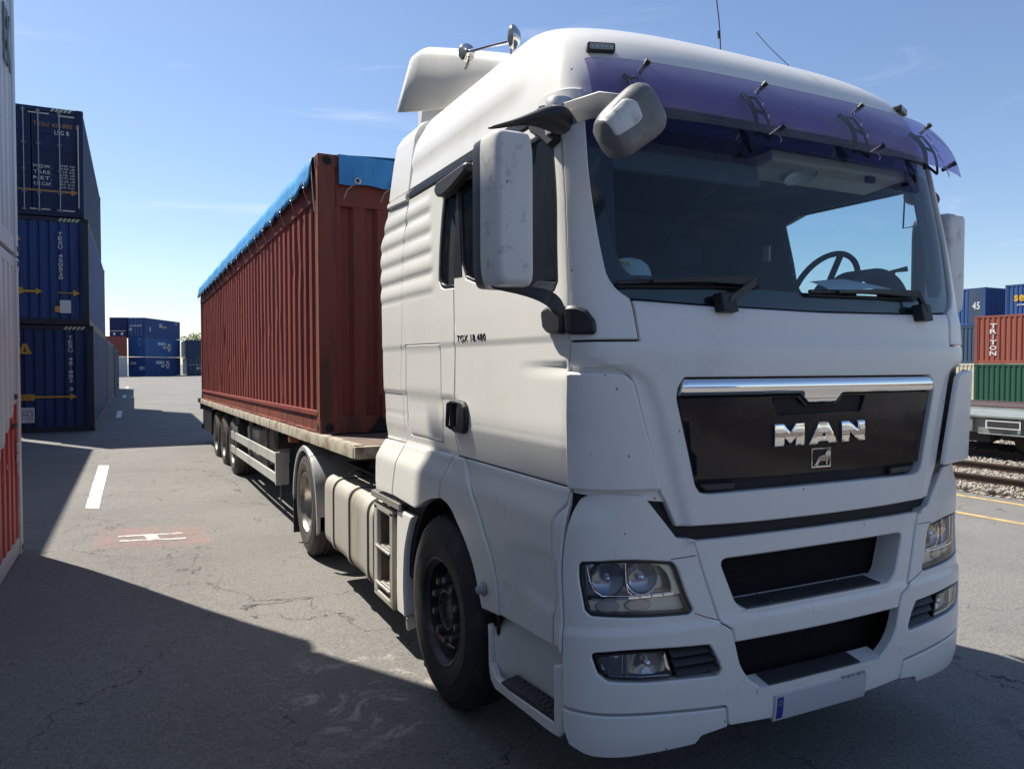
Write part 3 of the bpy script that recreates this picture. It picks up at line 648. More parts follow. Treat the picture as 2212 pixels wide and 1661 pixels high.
    rl = [(2.550, 1.431), (2.613, 1.273), (2.615, 1.184), (2.754, 1.160), (2.881, 1.115), (3.007, 1.055), (3.458, 1.068), (3.430, 1.297), (3.374, 1.424)]
    panel('rear_wing', mir(rl, sd), WHITE2, T, off=.012, th=.06, bev=.009, res=.025)
    mr = [(3.410, .985), (3.10, .990), (3.165, .93), (3.205, .87), (3.270, .741), (3.287, .6), (3.285, .45), (3.24, .305), (3.395, .300), (3.432, .42), (3.438, .592), (3.43, .90)]
    panel('rear_mudguard', mir(mr, sd), WHITE2, T, off=.004, th=.28, bev=.012, res=.03, rel=False)
    panel('mud_flap', mir([(3.22, .305), (3.25, .305), (3.25, .20), (3.21, .20)], sd), mat('pale flap', (.45, .45, .43), .6), T, off=-.004, th=.3, bev=.003, res=.05, rel=False)
    # entrance step
    sc_ = panel('step_well', mir([(2.0, .73), (1.86, .79), (1.29, .84), (1.29, .40), (1.72, .38), (1.95, .40)], sd), WHITE2, T, off=-.10, th=.01, bev=0, res=.04, rel=False,
                disp=lambda s, v: .09 * sstep(np.abs(s), 1.84, 2.0) * (1 - sstep(v, .60, .74)) - .02 * sstep(v, .6, .8))
    panel('step_edge', mir([(2.003, .668), (1.968, .640), (1.955, .48), (1.90, .43), (1.72, .425), (1.33, .455), (1.29, .44), (1.30, .395), (1.75, .372), (1.90, .365), (1.955, .395), (1.985, .45)], sd), WHITE2, sc_, off=.0, th=.03, bev=.008, res=.025, rel=False)
    panel('step_column', mir([(1.350, .690), (1.288, .712), (1.282, .415), (1.340, .425)], sd), WHITE2, sc_, off=.004, th=.05, bev=.010, res=.03, r=.012, rel=False)
    MB().loft([[P1(s * sd, v0, -.09), P1(s * sd, v1, -.004), P1(s * sd, v1 - .02, -.004), P1(s * sd, v0 - .02, -.09)] for s, v0, v1 in ((1.33, .480, .474), (1.6, .466, .456), (1.76, .455, .440), (1.84, .45, .430))]).build('step_plate', TREAD, sc_, 40)
    mb = MB()
    for i in range(9):
        for j in range(4):
            s = 1.375 + i * .045 + (j % 2) * .012; o = -.078 + j * .02; k_ = (s - 1.33) / .5; v = .482 - .033 * k_ + (o + .09) / .086 * (-.006 - .014 * k_)
            mb.lathe([(.0085, -.002), (.0085, .0025), (.0001, .0030)], P1(s * sd, v, o), (0, 0, 1), 10)
    mb.build('grip_dimples', DARK, sc_)
    return door
for sd in (1, -1):
    door = side(sd)
    if sd == 1:
        text('TGX 18.480', lambda x, y, z: P1(2.318 - x, 2.073 + y + 0 * x, -.001 + z * .004), .37, .042, mat('badge metal', (.10, .10, .10), .25, .9), door, 'model_lettering', bold=.0)
# inner wheel-arch liners
for sd in (1, -1):
    x0 = XC - sd * 1.22; x1 = XC - sd * .72
    mb = MB(); rr = []
    for t in np.linspace(-.35, math.pi + .35, 26):
        y, z = 1.51 + .63 * math.cos(t), .56 + .62 * math.sin(t); rr.append((y, z))
    mb.loft([[Vector((x0, y, z)), Vector((x1, y, z))] for y, z in rr], close=False, caps=False)
    mb.build('arch_liner', BLACKP, T)
MB().box((-.72, .85, .50), (.76, 2.2, 1.30)).build('engine_bay', DARK, T)
# ---- sun visor, its bolts and brackets
def vmap(s, v, o):
    """v 0..1 bottom to top of the visor"""
    vv = 2.90 + .285 * v; oo = .135 - .065 * v + .02 * np.sin(np.pi * v)
    return P(s, vv, oo + o, False)
vs = rnd([(1.150, .04), (1.165, .95), (1.10, 1.0), (-1.20, 1.0), (-1.235, .9), (-1.19, .0), (-.95, .03), (.95, .03)], .06)
vis = panel('sun_visor', vs, VISORM, T, off=0, th=.004, bev=0, res=.05, mp=vmap)
for s0 in (.90, .25, -.42, -1.05):
    for v0 in ((.92, .16) if s0 != .90 else (.92,)):
        a = Vector(vmap(np.array([s0]), np.array([v0]), np.array([.010]))[0]); b = Vector(vmap(np.array([s0 + .02]), np.array([v0 - .06]), np.array([-.045]))[0])
        n = (a - b).normalized()
        MB().cyl(b, a, .010, n=12).build('visor_bolt', BLACKP, vis, 50)
        MB().cyl(a - n * .004, a + n * .010, .014, n=8).build('bolt_head', BLACKP, vis, 30)
    mb = MB()
    pts = [P1(s0 + .075 - .05 * k, 3.155 - .19 * k, .012 + .03 * math.sin(k * 3.1)) for k in np.linspace(0, 1, 10)]
    mb.tube(pts, .011, 6)
    pts2 = [P1(s0 + .04 - .06 * k, 3.12 - .19 * k, .05 + .02 * math.sin(k * 3)) for k in np.linspace(0, 1, 10)]
    mb.tube(pts2, .006, 6); mb.tube([pts2[0], pts[1]], .007, 6); mb.tube([pts2[-1], pts[-2]], .007, 6); mb.tube([pts2[4], pts[4]], .007, 6)
    mb.build('visor_bracket', BLACKP, vis, 50)
    # pale rope ties
    mb = MB(); 
    mb.tube([P1(s0 + .05 - .075 * k + .012 * math.sin(k * 26), 3.13 - .235 * k, .075 + .03 * k) for k in np.linspace(0, 1, 40)], .0022, 5)
    mb.build('tie_cord', mat('cord', (.5, .5, .5), .7), vis)
# marker lamps on the roof front
for sd in (1, -1):
    s0, v0 = (1.07, 3.285) if sd == 1 else (-1.10, 3.315)
    c = P1(s0, v0, .016); u = (P1(s0 + .03, v0) - P1(s0 - .03, v0)).normalized(); u = Vector((u.x, u.y, 0)).normalized(); n = Vector((0, 0, 1)).cross(u); n = n if n.y < 0 else -n
    up_ = Vector((0, 0, 1)); fr = rnd([(-.062, -.019), (.062, -.019), (.062, .019), (-.062, .019)], .010)
    n = (n + up_ * .12).normalized()
    ml = MB().prism(fr, lambda x, z: c + u * x + up_ * z - n * .03, lambda x, z: c + u * x + up_ * z + n * .012).build('marker_lamp', BLACKP, T, 40, .003)
    MB().prism([(x * .86, z * .66) for x, z in fr], lambda x, z: c + u * x + up_ * z + n * .011, lambda x, z: c + u * x + up_ * z + n * .015).build('lamp_window', mat('smoked lens', (.34, .33, .29), .2), ml, 40)
    for k in range(-2, 3): MB().lathe([(.006, .0150), (.006, .0165), (.001, .0168)], c + u * k * .021, n, 10).build('light_diode', CHROME2, ml, 50)
# ---- wipers
def wiper(a, b, piv):
    mb = MB(); n = 12
    wi = MB().tube([P1(a[0] + (b[0] - a[0]) * t, a[1] + (b[1] - a[1]) * t + .008 * math.sin(t * math.pi), .012) for t in np.linspace(0, 1, n)], .009, 6).build('wiper', BLACKP, T, 60)
    MB().tube([P1(a[0] + (b[0] - a[0]) * t, a[1] - .014 + (b[1] - a[1]) * t, .002) for t in np.linspace(0, 1, n)], .005, 6).build('wiper_blade', RUB, wi, 60)
    m = P1(a[0] * .45 + b[0] * .55, a[1] * .45 + b[1] * .55 + .01, .030)
    MB().loft([[c + Vector((0, 0, z)) + Vector((0, y, 0)) for z, y in ((-h, 0), (h, 0), (h, -.018), (-h, -.018))] for c, h in ((P1(piv[0], piv[1], .035), .020), (P1(b[0] * .93 + a[0] * .07, b[1] + .005, .030), .018), (m, .010), (P1(a[0] * .8 + b[0] * .2, a[1] * .8 + b[1] * .2, .025), .006))]).build('wiper_arm', BLACKP, wi, 40)
    mb.loft([[P1(piv[0] + dx, piv[1] + z, o) for dx, o in ((.05, 0), (.04, .05), (-.04, .05), (-.05, 0))] for z in (.035, -.01, -.045)]).build('wiper_pivot', BLACKP, wi, 40, .006)
wiper((1.08, 2.262), (.36, 2.282), (.57, 2.195))
wiper((.06, 2.262), (-.74, 2.270), (-.72, 2.19))
# ---- mirrors
def mirror(sd):
    X = lambda x: XC + sd * (x - XC)          # mirrored about the cab's centre line
    # rounded slab housing
    cx = -1.508 if sd == 1 else -1.415; hx = .083; yo = 0 if sd == 1 else .27; z0 = 2.225; z1 = 2.80; rings = []
    def ring(y, k, gr):
        r = []
        for t in np.linspace(0, 2 * math.pi, 73)[:-1]:
            c, s_ = math.cos(t), math.sin(t); e = .24
            r.append(Vector((X(cx + (hx - gr) * abs(c) ** e * math.copysign(1, c) - .012 * (s_ * .5)), y + yo, (z0 + z1) / 2 + ((z1 - z0) / 2 - gr) * abs(s_) ** e * math.copysign(1, s_))))
        return r
    m = MB().loft([ring(y, 0, g) for y, g in ((.060, .030), (.063, .018), (.075, .008), (.095, .002), (.13, 0), (.20, 0))]).build('wing_mirror', MIRW, T, 50)
    MB().loft([ring(y, 0, g) for y, g in ((.196, .002), (.275, .003), (.297, .012), (.305, .022))]).build('mirror_shell', BLACKP, m, 50)
    MB().loft([ring(y, 0, g) for y, g in ((.3065, .03), (.3075, .03))]).build('mirror_glass', CHROME, m)
    # lower arm and its foot on the door
    MB().loft([[Vector((X(x + dx), y, z + dz)) for dx, dz in ((-.03, -w_), (.03, -w_), (.03, w_), (-.03, w_))] for x, y, z, w_ in ((cx - .06, .15 + yo, 2.228, .010), (cx + .02, .14 + yo, 2.222, .015), (-1.39, .12 + yo * .9, 2.210, .026), (-1.32, .10 + yo, 2.180, .036), (-1.27, .14 + yo, 2.13, .038))]).build('lower_arm', BLACKP, m, 60)
    for pl in (([(1.515, 2.165), (1.50, 2.08), (1.46, 2.064), (1.329, 2.056), (1.329, 2.168), (1.36, 2.180), (1.45, 2.178)], [(1.321, 2.056), (1.178, 2.052), (1.183, 2.106), (1.215, 2.150), (1.262, 2.170), (1.321, 2.170)])[:1 if sd < 0 else 2]):
        panel('mirror_foot', mir(pl, sd), BLACKP, m, off=.034, th=.045, bev=.014, res=.014, r=.03)
    # upper arm
    MB().loft([[Vector((X(x), y, z + dz)) + Vector((0, dy, 0)) for dy, dz in ((-w_, -h), (w_, -h), (w_, h), (-w_, h))] for x, y, z, w_, h in ((cx - .05, .22 + yo, 2.835, .02, .006), (cx + .04, .20 + yo, 2.858, .035, .010), (-1.38, .18 + yo, 2.890, .05, .024), (-1.30, .18 + yo, 2.905, .065, .055), (-1.18, .22 + yo, 2.905, .07, .070))]).build('upper_arm', BLACKP, m, 60)
    if sd > 0: panel('mirror_foot', mir([(1.53, 3.035), (1.53, 2.955), (1.44, 2.90), (1.36, 2.84), (1.30, 2.86), (1.305, 2.96), (1.33, 3.03)], sd), BLACKP, m, off=.030, th=.05, bev=.012, res=.03, r=.015)
    for o in m.children:
        if o.name.split('.')[0] in ('lower_arm', 'upper_arm'):
            k = o.modifiers.new('sub', 'SUBSURF'); k.levels = k.render_levels = 2
    return m
mirror(1); mirror(-1)
# cowl on the roof corner and the silver arm of the front mirror
panel('arm_cowl', rnd([(1.425, 3.025), (1.43, 3.062), (1.36, 3.075), (1.246, 3.082), (1.172, 3.075), (1.168, 2.990), (1.23, 2.985), (1.32, 2.995), (1.36, 3.015)], .01), WHITE2, T, off=.035, th=.05, bev=.012, res=.02, rel=False)
fm = MB().loft([[c + Vector(v) for v in ((-.0, -w_ * .6, -h), (0, w_ * .6, -h), (0, w_ * .6, h), (0, -w_ * .6, h))] for c, w_, h in
    ((P1(1.40, 2.94, .02), .05, .050), (P1(1.30, 2.935, .055), .06, .052), (Vector((-1.20, .02, 2.915)), .06, .045), (Vector((-1.16, -.06, 2.90)), .05, .034), (Vector((-1.14, -.10, 2.89)), .04, .028))]).build('front_mirror', SILV, T, 60, .012)
MB().lathe([(.055, -.02), (.058, 0), (.058, .05), (.05, .058), (.001, .06)], P1(1.27, 2.975, .055) - Vector((0, 0, .02)), (0, 0, 1), 28).build('arm_pivot', mat('satin metal', (.6, .6, .6), .3, .6), fm, 50)
# egg-shaped head, tilted
c0 = Vector((-1.168, -.155, 2.803)); q = Euler((R(6), R(50), R(6))).to_matrix(); rings = []
for t in np.linspace(-1, 1, 17):
    r = []
    for a in np.linspace(0, 2 * math.pi, 32)[:-1]:
        k = (1 - abs(t) ** 4.5) ** (1 / 3.2); e = .55
        x = .098 * k * abs(math.cos(a)) ** e * math.copysign(1, math.cos(a)); y = .065 * k * abs(math.sin(a)) ** .9 * math.copysign(1, math.sin(a))
        r.append(c0 + q @ Vector((x * (1 + .12 * t), y - .01, .140 * t)))
    rings.append(r)
MB().loft(rings).build('mirror_head', GREYP, fm, 60)
def egg(u, v, o):
    o_ = []
    for a, b, c in zip(np.ravel(u), np.ravel(v), np.ravel(o)):
        t = b / .140; k = (1 - abs(t) ** 4.5) ** (1 / 3.2); X_ = .098 * k * (1 + .12 * t)
        s_ = max(0., 1 - abs(min(1, abs(a) / max(X_, .001))) ** (2 / .55)) ** .5
        y = .065 * k * s_ ** .9 + .01
        o_.append(c0 + q @ Vector((a, -y - c - .001, b)))
    return np.array([tuple(p) for p in o_])
panel('white_insert', rnd([(-.080, -.115), (-.088, .0), (-.055, .022), (.0, .012), (.006, -.02), (-.004, -.118)], .016), MIRW, fm, off=.004, th=.01, bev=.002, res=.014, mp=egg)
# ---- roof fairing, horns, aerials
def fair(y):
    z = float(np.interp(y, (.9, 1.1, 1.35, 1.7, 2.1, 2.45, 2.62, 2.75), (3.54, 3.60, 3.685, 3.80, 3.95, 4.075, 4.095, 4.095)))
    hw = float(np.interp(y, (.9, 1.2, 1.7, 2.1, 2.5), (.66, .74, .83, .96, 1.05))); return z, hw
rings = []
for i, y in enumerate(np.linspace(.9, 2.62, 30)):
    z, hw = fair(y); zb = float(np.interp(y, (.9, 1.9, 2.15, 2.62), (3.48, 3.50, 3.58, 3.745))); r = []
    rad = min(.075, (z - zb) * .8); k = y / 2.62
    pts = [(-hw - .03 * max(0, y - 1.5), zb)] + [(-hw + rad * (1 - math.sin(a)), z - rad * (1 - math.cos(a))) for a in np.linspace(math.pi / 2, 0, 8)]
    pts += [(-hw * .5, z + .012), (0, z + .02)]
    pts = pts + [(-x, zz) for x, zz in pts[::-1][1:]]
    lean = .0
    r = [Vector((x + XC, y + (.24 * sstep(y, 2.0, 2.62)) * float(np.clip((z - zz) / .35, 0, 1.0)), zz)) for x, zz in pts]
    rings.append(r)
fo = MB().loft(rings, close=False, caps=False).build('roof_fairing', WHITE2, T, 50)
sm = fo.modifiers.new('solid', 'SOLIDIFY'); sm.thickness = .02; sm.offset = -1
MB().box((-.78, 1.7, 3.40), (.82, 2.15, 3.62)).box((-.95, 2.14, 3.40), (.99, 2.74, 3.755)).build('fairing_base', WHITE2, T, None, .03)
for (ya, za, yb_, zb_) in ((1.795, 3.80, 1.13, 3.625),):
    x = -.965
    hn = MB().tube([(x, ya, za), (x, (ya + yb_) / 2, (za + zb_) / 2 + .003), (x, yb_, zb_)], [.012, .010, .014], 12).build('air_horn', CHROME, T, 60)
    d = Vector((0, yb_ - ya, zb_ - za)).normalized()
    MB().lathe([(.012, .03), (.026, .010), (.044, -.004), (.051, -.010), (.051, -.016), (.042, -.026), (.001, -.038)], (x, ya, za), (d + Vector((-.35, -.3, .05))).normalized(), 32).build('horn_bell', CHROME2, hn, 60)
    MB().lathe([(.014, -.02), (.034, -.012), (.056, .006), (.063, .018), (.063, .024), (.050, .040), (.026, .050), (.001, .054)], (x, yb_, zb_ + .012), (d * .55 + Vector((-.7, .9, .1))).normalized(), 32).build('horn_bell', CHROME2, hn, 60)
    MB().tube([(x, ya - .03, za - .04), (x - .012, ya - .05, za - .075), (x - .01, ya - .015, za - .10), (x, ya + .02, za - .09)], .008, 8).build('horn_bracket', STEEL, hn, 60)
    MB().tube([(x, yb_ + .05, zb_ + .0), (x, yb_ + .06, zb_ - .06)], .012, 8).build('horn_bracket', CHROME, hn, 60)
def aerial(p0, p1, r, knob=True):
    a = MB().tube([Vector(p0).lerp(Vector(p1), t) + Vector((.008 * math.sin(t * 7), 0, 0)) for t in np.linspace(0, 1, 10)], [r] * 10, 6).build('aerial', BLACKP, T, 60)
    MB().cyl(Vector(p0) - Vector((0, 0, .05)), Vector(p0).lerp(Vector(p1), .02), .016, .008).build('aerial_base', BLACKP, a, 50)
    if knob: MB().cyl(Vector(p0).lerp(Vector(p1), .16), Vector(p0).lerp(Vector(p1), .22), .008).build('aerial_coil', BLACKP, a, 50)
aerial((.11, .80, 3.60), (.05, .80, 4.25), .0035)
aerial((.73, .80, 3.58), (.36, .80, 3.79), .0022, False)
# ---- cab interior
dash = MB()
dash.loft([[Vector((x, y, z)) for y, z in ((.24 + .12 * abs(x) ** 2, 2.15), (.30 + .10 * abs(x) ** 2, 2.285), (.62, 2.315), (.78, 2.27), (.80, 1.5), (.24 + .12 * abs(x) ** 2, 1.5))] for x in np.linspace(-1.12, 1.16, 20)])
dash = dash.build('dashboard', INT, T, 40)
MB().loft([[Vector((.89 + (.25 - dr) * math.cos(t), y, 2.27 + (.19 - dr) * math.sin(t))) for y, dr in ((.40, 0), (.56, 0), (.56, .045), (.40, .045))] for t in np.linspace(0, math.pi, 20)]).build('instrument_hood', INT, dash, 60)
sw = MB(); c = Vector((.72, .62, 2.335)); qq = Euler((R(-62), 0, 0)).to_matrix()
sw.tube([c + qq @ Vector((.235 * math.cos(t), .235 * math.sin(t), 0)) for t in np.linspace(0, 2 * math.pi, 41)[:-1]], .016, 8, closed=True)
sw = sw.build('steering_wheel', INT, T, 60)
mb = MB()
for t in (0.2, math.pi - .2, -math.pi / 2): mb.tube([c, c + qq @ Vector((.22 * math.cos(t), .22 * math.sin(t), 0))], .018, 6)
mb.cyl(c - qq @ Vector((0, 0, .03)), c + qq @ Vector((0, 0, .02)), .07).build('wheel_hub', INT, sw, 50)
for x in (-.62, .62):
    st = MB().box((x - .26, 1.15, 1.80), (x + .26, 1.70, 1.96)).build('seat', INT, T, None, .05)
    MB().box((x - .25, 1.62, 1.90), (x + .25, 1.78, 2.58), (R(-10), 0, 0)).build('backrest', INT, st, None, .06)
    MB().box((x - .14, 1.68, 2.60), (x + .14, 1.78, 2.80), (R(-6), 0, 0)).build('headrest', INT, st, None, .04)
bunk = MB().box((-1.13, 1.85, 1.95), (1.15, 2.18, 2.10)).build('bunk', mat('bunk blue', (.03, .045, .09), .9), T, None, .04)
sh = MB().box((-1.10, .36, 2.99), (1.12, .75, 3.20)).build('overhead_shelf', INT, T, None, .02)
oc = MB().box((.02, .33, 2.915), (1.00, .60, 2.975), (R(-6), 0, 0)).build('overhead_console', INTB, T, None, .015)
MB().lathe([(.0005, -.004), (.07, -.004), (.075, .004), (.085, 0), (.085, .01)], (.33, .44, 2.912), (0, -.3, -1), 28).build('console_lamp', mat('lamp white', (.6, .62, .6), .4), oc, 60)
MB().box((.70, .33, 2.895), (.76, .35, 2.925)).build('visor_clip', INT, oc)
MB().box((-1.05, .40, 2.80), (.0, .42, 2.95), (R(-14), 0, 0)).build('sun_blind', mat('blind grey', (.07, .08, .10), .8), T)
MB().box((-1.15, .75, 3.05), (1.18, 2.2, 3.08)).build('headliner', INT, T)
pa = MB().loft([[Vector((x, y, z + .014 * math.sin(x * 9 + y * 5))) for y, z in ((.27, 2.315), (.33, 2.345), (.42, 2.375))] for x in np.linspace(.38, .90, 9)], close=False, caps=False).build('paper_sheet', PAPER, T)
tag(pa, 'curled white papers lying on the dashboard behind the windscreen', 'paper')
pa.parent = None
cap_ = MB().lathe([(.11, 0), (.108, .03), (.095, .065), (.065, .09), (.03, .10), (.001, .102)], (-.75, .44, 2.318), (0, 0, 1), 28).build('cap', mat('pale cap', (.50, .56, .58), .8, var=(.35, .42, .45), vscale=20), None, 50)
tag(cap_, 'pale cap lying on the dashboard in the windscreen corner nearest the viewer', 'cap')
MB().lathe([(.108, 0), (.135, .004), (.108, .008)], (-.75, .42, 2.319), (0, 0, 1), 28).build('brim', mat('pale cap', (.5, .56, .58)), cap_)
fl0 = MB()
for i in range(16):
    a = i * 2.4; r_ = .012 + .0035 * i ** .9
    fl0.lathe([(.001, .0), (.013, .004), (.010, .012), (.001, .014)], (-.85 + r_ * math.cos(a), .36 + .4 * r_ * math.sin(a), 2.36 + .03 * math.cos(i * 1.9)), (math.cos(a), -1, math.sin(a)), 8)
fl0 = fl0.build('flower', mat('pale yellow petals', (.62, .66, .36), .7), None, 50)
tag(fl0, 'small pale yellow flower ornament beside the cap on the dashboard', 'flower')
MB().tube([(-.85, .37, 2.355), (-.86, .38, 2.33), (-.85, .40, 2.31)], .005, 6).build('stem', mat('stem green', (.06, .14, .04), .7), fl0)
MB().box((1.10, 1.42, 2.63), (1.12, 1.48, 2.74)).build('switch_panel', PAPER, T, None, .008)
# driver's door: inner mirror wire and grab handle seen through the glass
MB().tube([(1.12, .42, 2.93), (1.12, .43, 2.70), (1.12, .34, 2.70), (1.13, .33, 2.66)], .005, 6).build('wire_hanger', BLACKP, T)
MB().tube([(1.12, .40, 2.47), (1.09, .47, 2.46), (1.09, .48, 2.30), (1.12, .42, 2.25)], .016, 8).build('grab_handle', INT, T, 60)
MB().box((1.02, .9, 2.42), (1.03, .94, 2.50)).build('window_sticker', PAPER, T) if 0 else None
# ---- wheels
def wheel(parent, xo, y, z, kind, sd=1, w=.30, Rr=.535, tm=RUB):
    """xo = outer face of the tyre, axle along x; sd=1: outer face looks to -x"""
    a = (sd, 0, 0); o = (xo, y, z); k = Rr / .535
    g = [(.535, .075), (.537, .095), (.537, .118), (.522, .12), (.522, .132), (.538, .134), (.538, .168), (.522, .17), (.522, .182), (.538, .184), (.537, .215), (.535, .235)]
    pr = [(.292, .04), (.300, .014), (.320, .004), (.36, .0), (.40, -.004), (.402, -.001), (.44, .002), (.475, .012), (.478, .010), (.505, .028), (.525, .052)] + g + [(.51, .275), (.46, .30), (.36, .30), (.30, .27)]
    wh = MB().lathe([(r * k, d * w / .30) for r, d in pr], o, a, 72).build('wheel', tm, parent, 35)
    mb = MB()                                   # shoulder blocks, joined to the tyre
    for i in range(60):
        t = 2 * math.pi * i / 60
        c, s_ = math.cos(t), math.sin(t); cx = (0, -s_, c)
        p = Vector(o) + Vector((sd * .058, .531 * k * c, .531 * k * s_))
        M_2 = Matrix(((sd, 0, 0), (0, c, -s_), (0, s_, c)))
        mb.add([p + M_2 @ Vector(q) for q in ((-.012, -.012, -.013), (.022, -.004, -.013), (.022, .008, -.013), (-.012, .0, -.013), (-.012, -.012, .013), (.022, -.004, .013), (.022, .008, .013), (-.012, .0, .013))],
               [(0, 3, 2, 1), (4, 5, 6, 7), (0, 1, 5, 4), (1, 2, 6, 5), (2, 3, 7, 6), (3, 0, 4, 7)])
    tb = mb.build('tread_block', tm, wh); bm = bmesh.new(); bm.from_mesh(wh.data); bm.from_mesh(tb.data); bm.to_mesh(wh.data); bm.free(); bpy.data.objects.remove(tb)
    if kind == 'steer':
        MB().lathe([(.300, .022), (.306, .010), (.300, .006), (.290, .010), (.286, .030), (.272, .045), (.268, .10), (.262, .17), (.245, .195), (.232, .185), (.225, .150), (.222, .110), (.214, .098), (.150, .094), (.120, .090), (.118, .15), (.001, .15)], o, a, 64).build('rim', RIMD, wh, 35)
        MB().lathe([(.118, .14), (.118, .055), (.112, .045), (.100, .042), (.094, .060), (.06, .066), (.001, .064)], o, a, 48).build('hub', RIMD, wh, 35)
        for i in range(10):
            t = 2 * math.pi * (i + .5) / 10; p = Vector((xo, y + .170 * math.cos(t), z + .170 * math.sin(t)))
            MB().lathe([(.030, .098), (.029, .084), (.0255, .080), (.0215, .034), (.016, .028), (.001, .027)], p, a, 7).build('nut_cover', NUTM, wh, 30)
        for i in range(10):
            t = 2 * math.pi * i / 10; MB().lathe([(.008, .06), (.008, .048), (.001, .046)], Vector((xo, y + .078 * math.cos(t), z + .078 * math.sin(t))), a, 6).build('hub_bolt', NUTM, wh)
    else:
        m = RIMA if kind == 'alloy' else mat('dusty steel rim', (.24, .22, .20), .5, .3, var=(.12, .10, .085), vscale=9)
        MB().lathe([(.300, .024), (.308, .010), (.300, .005), (.290, .010), (.285, .030), (.268, .05), (.262, .13), (.250, .165), (.225, .178), (.150, .180), (.128, .175), (.125, .165), (.110, .160), (.110, .135), (.095, .125), (.05, .122), (.001, .122)], o, a, 64).build('rim', m, wh, 35)
        for i in range(10):
            t = 2 * math.pi * (i + .5) / 10; p = Vector((xo, y + .168 * math.cos(t), z + .168 * math.sin(t)))
            MB().lathe([(.020, .182), (.016, .176), (.015, .150), (.001, .148)], p, a, 6).build('wheel_nut', m, wh, 30)
    return wh
w1 = wheel(T, -1.238, 1.575, .535, 'steer')
wheel(T, 1.278, 1.575, .535, 'steer', -1)
dw = wheel(T, -1.240, 5.34, .535, 'alloy', 1, tm=RUB2)
wheel(T, -.90, 5.34, .535, 'plain', 1)
wheel(T, 1.28, 5.34, .535, 'alloy', -1); wheel(T, .94, 5.34, .535, 'plain', -1)
for y in (1.575, 5.34): MB().cyl((-1.1, y, .53), (1.15, y, .53), .07).build('axle', DSTEEL, T)
# ---- chassis behind the cab
cf = MB()
for x in (-.42, .36): cf.box((x, 1.2, .70), (x + .08, 6.6, .98))
for y in (2.5, 3.4, 4.4, 5.9): cf.box((-.34, y, .74), (.36, y + .10, .94))
cf.build('chassis_frame', DSTEEL, T)
MB().box((-1.0, 3.0, 1.00), (1.0, 4.6, 1.02)).box((-.5, 4.8, 1.02), (.5, 5.6, 1.12)).build('deck_plate', DSTEEL, T)
MB().lathe([(.001, 0), (.46, 0), (.46, .05), (.001, .05)], (0, 5.1, 1.09), (0, 0, 1), 40).build('fifth_wheel', DSTEEL, T)
tk = rnd([(-1.22, .30), (-1.22, .95), (-.55, .95), (-.55, .30)], .11, 8)
def tank(name, y0, y1, m, par, grow=0.):
    rr = rnd([(-1.240 - grow, .30 - grow), (-1.240 - grow, .94 + grow), (-.58, .94 + grow), (-.58, .30 - grow)], .13, 8)
    return MB().loft([[Vector((x, y, z)) for x, z in rr] for y in np.linspace(y0, y1, 8)]).build(name, m, par, 40)
ft = tank('fuel_tank', 2.90, 4.44, DIRTY, T)
for y in (3.02, 3.56, 4.10):
    tank('tank_strap', y, y + .07, DIRTY, ft, .010); tank('strap_rubber', y - .022, y + .012, RUB, ft, .004); tank('strap_rubber', y + .060, y + .082, RUB, ft, .004)
MB().lathe([(.06, 0), (.06, .03), (.05, .04), (.001, .04)], (-.95, 4.25, .94), (-.2, 0, 1), 24).build('filler_cap', STEEL, ft, 50)
sb = MB()                                     # stepped box between tank and wing
sb.box((-1.20, 2.44, .30), (-1.235, 2.52, .94)); sb.box((-1.20, 2.80, .30), (-1.235, 2.89, .94)); sb.box((-1.20, 2.44, .90), (-1.235, 2.89, .955)); sb.box((-1.20, 2.44, .28), (-1.235, 2.89, .33))
sb.box((-.98, 2.44, .30), (-.95, 2.89, .95))
sb = sb.build('step_box', DIRTY, T, None, .012)
MB().box((-1.2, 2.45, .9), (-.96, 2.88, .91)).box((-1.2, 2.515, .3), (-.96, 2.53, .9)).box((-1.2, 2.79, .3), (-.96, 2.805, .9)).build('box_lining', mat('dark brown lining', (.16, .13, .10), .6, var=(.07, .055, .045), vscale=6), sb)  # inside faces coloured darker and browner than the outside
for z in (.395, .655):
    tt = MB().box((-1.245, 2.50, z - .02), (-1.0, 2.83, z)).build('box_step', TREADL, sb, None, .006)
    mb = MB()
    for i in range(8):
        for j in range(4): mb.lathe([(.008, 0), (.008, .006), (.004, .007)], (-1.232 + j * .028, 2.525 + i * .038, z), (0, 0, 1), 8)
    mb.build('tread_stud', TREADL, tt)
cw = MB().box((-1.22, 2.26, .985), (-.98, 2.90, 1.02)).build('catwalk', BLACKP, T, None, .01)
mb = MB()
for i in range(9): mb.box((-1.235, 2.29 + i * .068, 1.02), (-1.0, 2.335 + i * .068, 1.036))
mb.box((-1.25, 2.26, .99), (-1.232, 2.90, 1.03)); mb.build('grating', mat('grating', (.30, .28, .25), .5, .3), cw)
